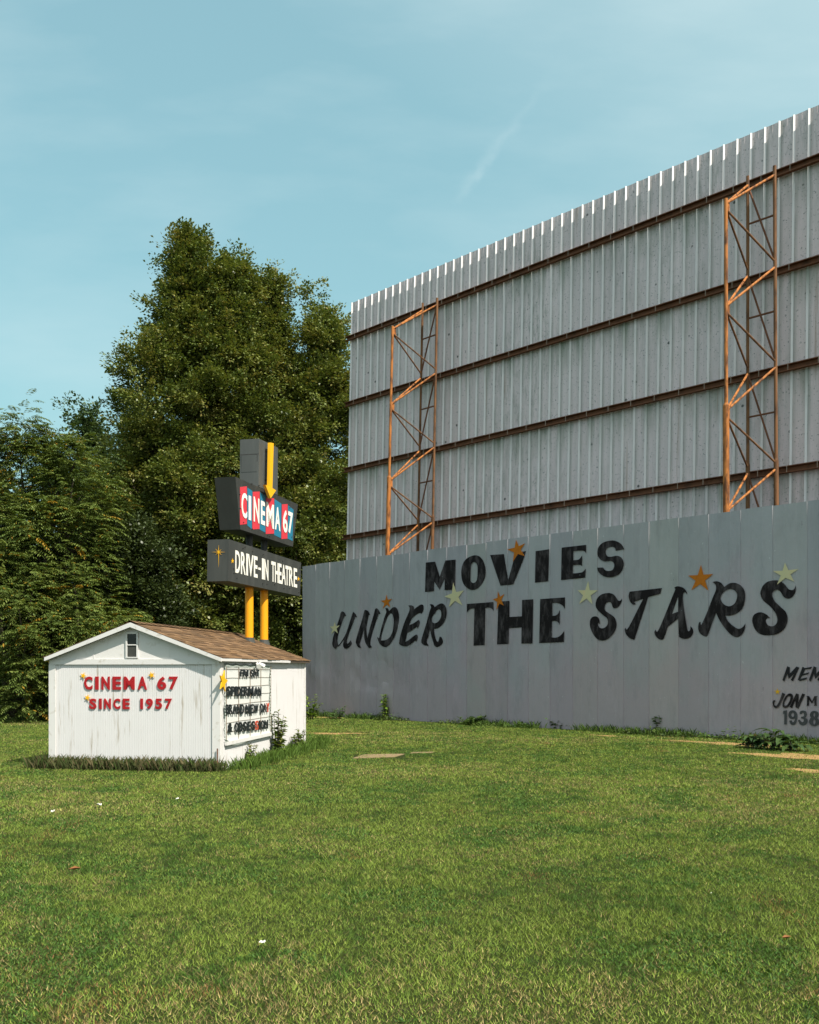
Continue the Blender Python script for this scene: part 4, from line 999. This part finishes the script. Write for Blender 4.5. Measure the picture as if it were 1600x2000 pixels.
def frond_tree(name, base, lobes, n_frond, flen, label, cat='tree', group=None, seed=1, cols=None, npair=7, zmin=0.3, inner=0.22, bsize=0.95):
    """trees with long feather-like leaves"""
    r = np.random.default_rng(seed); base = Vector(base)
    t = empty(name, base, label, cat, group)
    cols = np.array(cols if cols is not None else [[0.046, 0.076, 0.016], [0.085, 0.125, 0.026], [0.132, 0.176, 0.040], [0.195, 0.235, 0.062]])
    P, D = [], []; limbs = []
    area = np.array([(z1 - z0) * R for _, _, z0, z1, R, _ in lobes]); area = area / area.sum()
    for (cx, cy, z0, z1, R, sh), fr in zip(lobes, area):
        n = int(n_frond * fr)
        nb = max(10, int(2 * np.pi * R * 0.7 * (z1 - z0) / (1.7 * bsize ** 2)))
        hh = r.random(nb) ** 0.8; th = (np.arange(nb) * 2.39996 + r.normal(0, .4, nb)) % (2 * np.pi)
        pf = lambda h: np.where(h < sh, 0.80 + 0.20 * np.sin(np.pi / 2 * h / sh), np.cos(np.pi / 2 * np.clip((h - sh) / (1 - sh), 0, 1) ** 1.5) ** 0.7)
        rad = R * pf(hh) * (0.95 + 0.14 * np.sin(3 * th + 6 * hh + seed) + 0.12 * np.sin(4 * th - 11 * hh + 2 * seed) + r.normal(0, .12, nb)) - 0.3
        bc = np.stack([cx + np.cos(th) * rad, cy + np.sin(th) * rad, z0 + (z1 - z0) * hh + r.normal(0, .35, nb)], 1)
        bs = bsize * (0.5 + 0.8 * r.random(nb))
        j = r.integers(0, nb, n); ta = th[j] + r.normal(0, 1.0, n); q = r.random(n) ** .6
        d = np.stack([np.cos(ta), np.sin(ta), r.normal(0.42, .34, n)], 1)
        p = bc[j] + d * (bs[j] * q * 0.55)[:, None]; p[:, 2] += r.normal(0, .28, n) * bs[j] + (0.25 - q * .35) * bs[j]
        ni = int(n * inner); hi = r.random(ni); ti = r.random(ni) * 2 * np.pi; ri = R * pf(hi) * (0.1 + 0.6 * r.random(ni))
        p = np.concatenate([p, np.stack([cx + np.cos(ti) * ri, cy + np.sin(ti) * ri, z0 + (z1 - z0) * hi * .93], 1)])
        d = np.concatenate([d, np.stack([np.cos(ti), np.sin(ti), r.normal(0, .4, ni)], 1)])
        ok = p[:, 2] > zmin; P.append(p[ok]); D.append(d[ok])
        for k in r.integers(0, nb, 24):
            q_ = bc[k]; zz = max(0.6, q_[2] - 0.8 * abs(rad[k]) - 0.4); limbs.append((tuple(base.lerp(Vector((cx, cy, z1)), min(1, zz / z1))), tuple(q_)))
    P, D = np.concatenate(P), np.concatenate(D); D /= np.linalg.norm(D, axis=1, keepdims=True); nf = len(P)
    fl = flen * (0.7 + 0.6 * r.random(nf))
    _, S, U = basis(D)
    V, T = [], []
    fc = r.random(nf)
    for j in range(npair * 2 + 1):
        tt = (j // 2 + 1) / (npair + 0.5) if j < npair * 2 else 1.0
        side = (1 if j % 2 else -1) if j < npair * 2 else 0
        pos = P + D * (fl * tt)[:, None]; pos[:, 2] -= fl * 0.42 * tt * tt
        ld = D * (0.55 if side else 1) + S * side * 1.0 + r.normal(0, .12, (nf, 3)); ld[:, 2] -= 0.25 + 0.5 * tt
        L = fl * 0.30 * (1.0 - 0.35 * abs(tt - 0.5) * 2) * (0.85 + 0.3 * r.random(nf)); W = L * 0.34
        pos[:, 2] = np.maximum(pos[:, 2], 0.12)
        v = leaf_quads(pos, ld, 0.35, L, W, r)
        mixv = np.clip(0.65 * fc + 0.35 * r.random(nf), 0, .999) * (len(cols) - 1); i0 = mixv.astype(int); f_ = (mixv - i0)[:, None]
        c = (cols[i0] * (1 - f_) + cols[np.minimum(i0 + 1, len(cols) - 1)] * f_) * (0.85 + 0.3 * r.random((nf, 1)))
        yel = (r.random(nf) < 0.02) | (fc < 0.02); c[yel] = (0.30, 0.18, 0.02)
        V.append(v); T.append(np.repeat(c, 4, 0))
    V, T = np.concatenate(V), np.concatenate(T)
    mk('crown', V, np.arange(len(V)).reshape(-1, 4), M_LEAF, t, tint=T)
    m = MB(); wood(m, base, [(cx, cy, z0 + (z1 - z0) * 0.9) for cx, cy, z0, z1, R, _ in lobes], limbs, 0.02 * max(x[3] for x in lobes), r); m.build('trunk', M_BARK, t)
    return t

def X_(px, Y): return (px - CX) * Y / F
def Z_(py, Y): return EYE + (HZ - py) * Y / F

def trees():
    Y = 44.0
    broad_tree('maple_tree', (X_(395, Y), Y, 0), [(X_(375, Y), Y, 0.2, Z_(462, Y), 4.5, 0.40), (X_(300, Y), Y - 1, 0.1, Z_(850, Y), 3.1, 0.4), (X_(450, Y), Y - 0.3, 3, Z_(505, Y), 3.2, 0.45)], 3400, 0.145,
               'tallest dark green tree, with a pointed crown, standing behind the shed', group=None, seed=3)
    Y = 45.0
    broad_tree('maple_tree', (X_(575, Y), Y, 0), [(X_(540, Y), Y, 0.2, Z_(555, Y), 3.7, 0.42), (X_(632, Y), Y + .4, 0.2, Z_(605, Y), 2.9, 0.5), (X_(585, Y), Y - 1.2, 0.1, Z_(860, Y), 3.2, 0.45)], 2900, 0.145,
               'broad dark green tree behind the roof sign, beside the screen', seed=8)
    Y = 36.5
    G = 'feathery trees at the left edge'
    frond_tree('walnut_tree', (X_(70, Y), Y, 0), [(X_(40, Y), Y, 0.3, Z_(845, Y), 1.6, 0.6), (X_(105, Y), Y + .5, 0.3, Z_(865, Y), 1.5, 0.65), (X_(155, Y), Y - .6, 0.8, Z_(890, Y), 1.3, 0.6), (X_(110, Y), Y - 1.3, 0.3, Z_(1010, Y), 1.7, 0.5)], 4500, 0.60,
               'bright green feathery-leaved tree nearest the left edge of the shed', group=G, seed=4)
    frond_tree('walnut_tree', (X_(-90, Y + 1), Y + 1, 0), [(X_(-20, Y + 1), Y + 1, 0.3, Z_(835, Y + 1), 1.6, 0.6), (X_(-110, Y + 1), Y + 1.4, 0.3, Z_(850, Y + 1), 1.8, 0.6)], 3000, 0.60,
               'feathery-leaved tree cut off by the left picture edge', group=G, seed=12)
    frond_tree('walnut_tree', (X_(190, 39), 39, 0), [(X_(200, 39), 39, 0.3, Z_(915, 39), 1.4, 0.6), (X_(235, 39), 38.6, 0.3, Z_(1000, 39), 1.4, 0.55)], 2000, 0.56,
               'lower olive feathery-leaved tree between the tall dark tree and the left trees', group=G, seed=15,
               cols=[[0.036, 0.062, 0.014], [0.055, 0.085, 0.018], [0.085, 0.105, 0.026]])
    frond_tree('sumac_shrub', (X_(25, 34), 34, 0), [(X_(0, 34), 34, 0.1, Z_(1100, 34), 1.5, 0.5), (X_(70, 34), 33.6, 0.1, Z_(1160, 34), 1.3, 0.5)], 1800, 0.56,
               'low feathery bush at the lawn edge, at the left picture edge', 'bush', 'bushes at the lawn edge', 21)
    frond_tree('sumac_shrub', (X_(165, 34.5), 34.5, 0), [(X_(150, 34.5), 34.5, 0.1, Z_(1150, 34.5), 1.3, 0.5), (X_(215, 34.5), 34.8, 0.1, Z_(1190, 34.5), 1.2, 0.5)], 1600, 0.56,
               'low feathery bush at the lawn edge, just left of the shed', 'bush', 'bushes at the lawn edge', 22)
    broad_tree('locust_tree', (X_(165, 54), 54, 0), [(X_(165, 54), 54, 3, Z_(808, 54), 1.7, 0.7), (X_(190, 54), 54.5, 3, Z_(845, 54), 1.9, 0.7), (X_(100, 54), 54.5, 3, Z_(850, 54), 1.9, 0.7)], 800, 0.2,
               'tree with an airy top rising behind the feathery-leaved trees', seed=31, per=40, spray=0.8, cols=[[0.05, 0.085, 0.03], [0.06, 0.10, 0.035], [0.08, 0.115, 0.04]])
    # cedar: fine upswept sprays
    broad_tree('cedar_tree', (X_(285, 38), 38, 0), [(X_(270, 38), 38, 0.1, Z_(1030, 38), 1.6, 0.25), (X_(330, 38), 37.6, 0.1, Z_(1130, 38), 1.2, 0.25)], 900, 0.13,
               'dark fine-leaved evergreen just behind the shed roof peak', seed=41, per=70, spray=0.75, cols=[[0.030, 0.046, 0.014], [0.046, 0.066, 0.020], [0.066, 0.090, 0.026]])
    broad_tree('young_tree', (X_(655, 47), 47, 0), [(X_(660, 47), 47, 1.0, Z_(985, 47), 1.6, 0.5)], 380, 0.2,
               'paler green young tree between the roof sign and the screen', seed=51, per=60, cols=[[0.06, 0.10, 0.03], [0.09, 0.14, 0.04], [0.12, 0.17, 0.05]])
    G = 'dark trees filling in behind'
    for i, (px, py, Yb, R, lb) in enumerate(((-40, 930, 58, 5.0, 'dark tree far behind the feathery trees, at the left picture edge'), (230, 950, 57, 5.0, 'dark tree far behind, in the dip left of the tallest tree'),
                                         (430, 980, 56, 5.0, 'dark tree mostly hidden behind the tallest tree'), (640, 1000, 58, 5.0, 'dark tree mostly hidden behind the tree beside the screen'))):
        broad_tree('background_tree', (X_(px, Yb), Yb, 0), [(X_(px, Yb), Yb, 0.1, Z_(py, Yb), R, 0.5)], 700, 0.36, lb, group=G, seed=60 + i, per=40, spray=1.3)
trees()

# ------------------------------------------------------------------ weeds and small plants
def tuft(name, pts, label, cat, col, seed, hmin, hmax, per, spread, kind=None, width=0.006, group=None):
    """clump of upright blades"""
    r = np.random.default_rng(seed); P = np.array([tuple(p) for p in pts]); k = np.repeat(np.arange(len(P)), per); n = len(k)
    pos = P[k] + np.stack([r.normal(0, spread, n), r.normal(0, spread, n), np.zeros(n)], 1)
    h = hmin + (hmax - hmin) * r.random(n) * (0.6 + 0.4 * np.sin(k * 0.7) ** 2); th = r.random(n) * 6.283; lt = r.random(n) * 6.283; ln = h * (0.1 + 0.55 * r.random(n))
    v = np.zeros((n, 4, 3), np.float32); w = width * (0.6 + 0.8 * r.random(n))
    c_, s_ = np.cos(th), np.sin(th)
    v[:, 0] = pos - np.stack([c_ * w, s_ * w, 0 * w], 1); v[:, 1] = pos + np.stack([c_ * w, s_ * w, 0 * w], 1)
    mid = pos + np.stack([np.cos(lt) * ln * .35, np.sin(lt) * ln * .35, h * .6], 1)
    v[:, 2] = mid + np.stack([c_ * w, s_ * w, 0 * w], 1) * .8
    v[:, 3] = pos + np.stack([np.cos(lt) * ln, np.sin(lt) * ln, h], 1)
    cols = np.array(col); cc = cols[r.integers(0, len(cols), n)] * (0.75 + 0.5 * r.random((n, 1)))
    o = mk(name, v.reshape(-1, 3), np.arange(n * 4).reshape(-1, 4), M_GRASS, None, tuple(P.mean(0)), tint=np.repeat(cc, 4, 0))
    return tag(o, label, cat, group, kind)

def stem_plant(name, base, h, n_stem, leaf, spread, label, seed, cols, cat='weed', group=None, dens=26, wid=0.55):
    r = np.random.default_rng(seed); base = Vector(base); t = empty(name, base, label, cat, group)
    P, D, Ls = [], [], []; m = MB()
    for s in range(n_stem):
        a = r.random() * 6.283; hh = h * (0.6 + 0.4 * r.random()) if s else h
        b0 = base + Vector((math.cos(a), math.sin(a), 0)) * spread * 0.35 * r.random(); tip = base + Vector((math.cos(a) * spread * r.random(), math.sin(a) * spread * r.random(), hh))
        m.tube(b0, tip, 0.012, 0.004, 5)
        for j in range(dens):
            f = 0.12 + 0.88 * r.random(); p = b0.lerp(tip, f); th = r.random() * 6.283
            P.append(tuple(p)); D.append((math.cos(th), math.sin(th), r.normal(.15, .35))); Ls.append(leaf * (0.6 + 0.6 * r.random()) * (1.15 - 0.5 * f))
    n = len(P); L = np.array(Ls); v = leaf_quads(np.array(P), np.array(D), 0.5, L, L * wid, r)
    c = np.array(cols)[r.integers(0, len(cols), n)] * (0.75 + 0.5 * r.random((n, 1)))
    mk('leaves', v, np.arange(n * 4).reshape(-1, 4), M_LEAF, t, tint=np.repeat(c, 4, 0)); m.build('stem', M_BARK, t)
    return t

def plants():
    # dry tall grass along the shed front
    pts = [SH(a, -0.10 - 0.16 * random.random(), 0) for a in np.linspace(-0.05, SHW + 0.25, 90)]
    tuft('dry_grass', pts, 'dark dry tall grass growing along the foot of the shed front', 'grass', [(0.060, 0.075, 0.026), (0.10, 0.10, 0.042), (0.06, 0.095, 0.025), (0.15, 0.125, 0.065)], 2, 0.06, 0.31, 55, 0.07, 'stuff', 0.004)
    pts = [SH(-0.10 - 0.35 * random.random(), l, 0) for l in np.linspace(0.2, SHL + 0.9, 90)]
    tuft('tall_grass', pts, 'green tall grass growing along the shed side wall', 'grass', [(0.085, 0.15, 0.025), (0.11, 0.18, 0.035), (0.07, 0.12, 0.02)], 3, 0.05, 0.27, 40, 0.16, 'stuff', 0.005)
    r = np.random.default_rng(9)
    pts = []
    for u in np.arange(0.2, 26, 0.10):
        if vnoise(np.array([u * .7]), np.array([1.5]), 4)[0] > 0.42 and r.random() < .8: pts.append(FO + T45 * (u + r.normal(0, .05)) + N45 * (0.08 + 0.22 * r.random()))
    tuft('fence_weeds', pts, 'ragged green weeds growing along the foot of the grey fence', 'weeds', [(0.065, 0.115, 0.022), (0.09, 0.15, 0.03), (0.05, 0.085, 0.018)], 5, 0.04, 0.30, 36, 0.13, 'stuff', 0.011)
    # broad little leaves in ragged clumps along the same line
    P, D, Ls, cc = [], [], [], []
    for u in np.arange(0.3, 26, 0.33):
        den = vnoise(np.array([u * .55 + 7]), np.array([3.5]), 6)[0]
        if den < 0.38: continue
        c0 = FO + T45 * (u + r.normal(0, .15)) + N45 * (0.12 + 0.30 * r.random()); hh = 0.06 + 0.26 * r.random() * den
        col = np.array([(0.055, 0.105, 0.022), (0.085, 0.145, 0.030), (0.11, 0.16, 0.035), (0.06, 0.085, 0.03)][r.integers(4)])
        for q in range(int(30 + 60 * den)):
            P.append((c0.x + r.normal(0, .15), c0.y + r.normal(0, .15), abs(r.normal(0, .5)) * hh + .01)); th = r.random() * 6.283
            D.append((math.cos(th), math.sin(th), r.normal(.25, .35))); Ls.append(0.04 + 0.09 * r.random()); cc.append(col * (0.7 + 0.6 * r.random()))
    L = np.array(Ls); v = leaf_quads(np.array(P), np.array(D), 0.6, L, L * 0.6, r)
    tag(mk('broadleaf_weeds', v, np.arange(len(P) * 4).reshape(-1, 4), M_LEAF, None, tuple(np.array(P).mean(0)), tint=np.repeat(np.array(cc), 4, 0)),
        'low broad-leaved weeds in clumps along the grey fence', 'weeds', None, 'stuff')
    GR = [(0.16, 0.25, 0.035), (0.12, 0.20, 0.03), (0.20, 0.27, 0.045)]
    g = 'leafy weeds at the fence foot'
    stem_plant('leafy_weed', on_ground(608, 1405), 0.95, 7, 0.22, 0.42, 'bright green leafy weed between the shed corner and the grey fence', 11, GR, group=g)
    stem_plant('leafy_weed', on_ground(750, 1406), 1.0, 5, 0.22, 0.26, 'tall bright green weed alone against the fence below UNDER', 12, GR, group=g)
    stem_plant('leafy_weed', on_ground(652, 1404), 0.5, 8, 0.14, 0.8, 'low dark green weed at the left end of the fence foot', 13, [(0.05, 0.10, 0.03), (0.07, 0.13, 0.035)], group=g)
    stem_plant('leafy_weed', on_ground(920, 1415), 0.35, 10, 0.18, 0.9, 'low spreading weed at the fence foot below THE', 14, [(0.06, 0.11, 0.025), (0.09, 0.15, 0.03)], group=g)
    stem_plant('leafy_weed', on_ground(1285, 1434), 0.55, 8, 0.20, 0.5, 'low dark weed at the fence foot below the A of STARS', 15, [(0.05, 0.095, 0.022), (0.08, 0.13, 0.03)], group=g)
    stem_plant('leafy_weed', on_ground(1100, 1424), 0.35, 8, 0.18, 0.5, 'low weed at the fence foot below the S of STARS', 16, [(0.05, 0.095, 0.022), (0.08, 0.13, 0.03)], group=g)
    g = 'weeds by the shed side wall'
    stem_plant('climbing_weed', SH(-0.14, 3.05, 0), 0.98, 8, 0.17, 0.24, 'tall leafy weed climbing the shed wall beside the letter board', 21, [(0.11, 0.17, 0.03), (0.08, 0.13, 0.03), (0.17, 0.19, 0.05)], group=g, dens=30)
    stem_plant('leafy_weed', SH(-0.12, 1.4, 0), 0.42, 4, 0.14, 0.2, 'small leafy weed under the letter board', 22, [(0.12, 0.17, 0.04), (0.2, 0.2, 0.06)], group=g, dens=16)
    stem_plant('leafy_weed', SH(-0.2, 4.6, 0), 0.5, 7, 0.15, 0.4, 'leafy weed near the far end of the shed wall', 23, [(0.11, 0.17, 0.03), (0.15, 0.18, 0.05)], group=g, dens=22)
    # big-leaved plant at the right end
    def dock():
        base = on_ground(1518, 1463) + N45 * 0.05; t = empty('broadleaf_plant', base, 'big-leaved dark green plant at the fence foot below the numbers 1938', 'plant')
        rr = np.random.default_rng(77); V, T, Fc = [], [], []; st = MB()
        for s in range(85):
            cu = rr.random() * 2 - 1; cen = base + T45 * (cu * 0.62) + N45 * (0.10 + 0.22 * rr.random())
            a = rr.random() * 6.283; L = 0.24 + 0.22 * rr.random(); Wd = L * 0.42; el = 0.35 + 0.6 * rr.random()
            d = Vector((math.cos(a), math.sin(a), 0)); sd = Vector((-math.sin(a), math.cos(a), 0)); hz = 0.05 + 0.44 * rr.random() ** 1.3 * (1 - 0.55 * abs(cu))
            p0 = cen + UP * hz; st.tube(Vector((cen.x, cen.y, 0)) - d * 0.04, p0, 0.006, 0.004, 5); i = len(V); nn = 6
            c = np.array([(0.030, 0.065, 0.018), (0.045, 0.085, 0.022), (0.065, 0.11, 0.03)][rr.integers(3)]) * (0.85 + 0.3 * rr.random())
            for j in range(nn + 1):
                f = j / nn; ww = Wd * math.sin(math.pi * min(1, 0.12 + 0.88 * f) ** 0.85) * (1 + 0.12 * math.sin(j * 3)); cp = p0 + d * (L * f) + UP * (el * L * (f - 1.25 * f * f) * 0.9)
                V += [cp - sd * ww * .5 + UP * ww * .14, cp, cp + sd * ww * .5 + UP * ww * .14]; T += [c] * 3
            for j in range(nn):
                for q in (0, 1): Fc.append((i + 3 * j + q, i + 3 * j + q + 1, i + 3 * j + q + 4, i + 3 * j + q + 3))
        mk('leaves', [tuple(p) for p in V], Fc, M_LEAF, t, tint=np.array(T), smooth=True); st.build('stem', M_BARK, t)
    dock()
    # litter on the lawn
    g = 'white scraps on the lawn'
    for (px, py, s, lb) in ((512, 1853, 0.018, 'crumpled white scrap lying on the near lawn'), (103, 1591, 0.022, 'small white scrap on the lawn, left of the other far scraps'), (193, 1578, 0.034, 'flat white scrap on the lawn below the red SINCE letters'), (347, 1566, 0.02, 'small white scrap on the lawn in front of the shed corner')):
        c = on_ground(px, py) + UP * 0.05; rr = np.random.default_rng(px); v = []
        for j in range(5):
            for i in range(5): v.append((c.x + (i - 2) * s * .5 + rr.normal(0, s * .12), c.y + (j - 2) * s * .5 + rr.normal(0, s * .12), c.z + rr.normal(0, s * .28)))
        f = [(j * 5 + i, j * 5 + i + 1, j * 5 + i + 6, j * 5 + i + 5) for j in range(4) for i in range(4)]
        o = mk('paper_scrap', v, f, M_LITTER, None, tuple(c)); tag(o, lb, 'litter', g)
    for (px, py, s, lb) in ((146, 1708, 0.06, 'dead brown leaf on the lawn at the left'), (1537, 1845, 0.035, 'small orange dead leaf on the lawn at the right')):
        c = on_ground(px, py) + UP * 0.05
        v = [(c.x - s, c.y, c.z), (c.x - s * .2, c.y + s * .5, c.z + s * .4), (c.x + s, c.y + s * .1, c.z + s * .2), (c.x + s * .2, c.y - s * .5, c.z + s * .3), (c.x, c.y, c.z - .005)]
        o = mk('dead_leaf', v, [(0, 4, 1), (1, 4, 2), (2, 4, 3), (3, 4, 0)], M_BROWNLEAF, None, tuple(c)); tag(o, lb, 'leaf', 'dead leaves on the lawn')
plants()
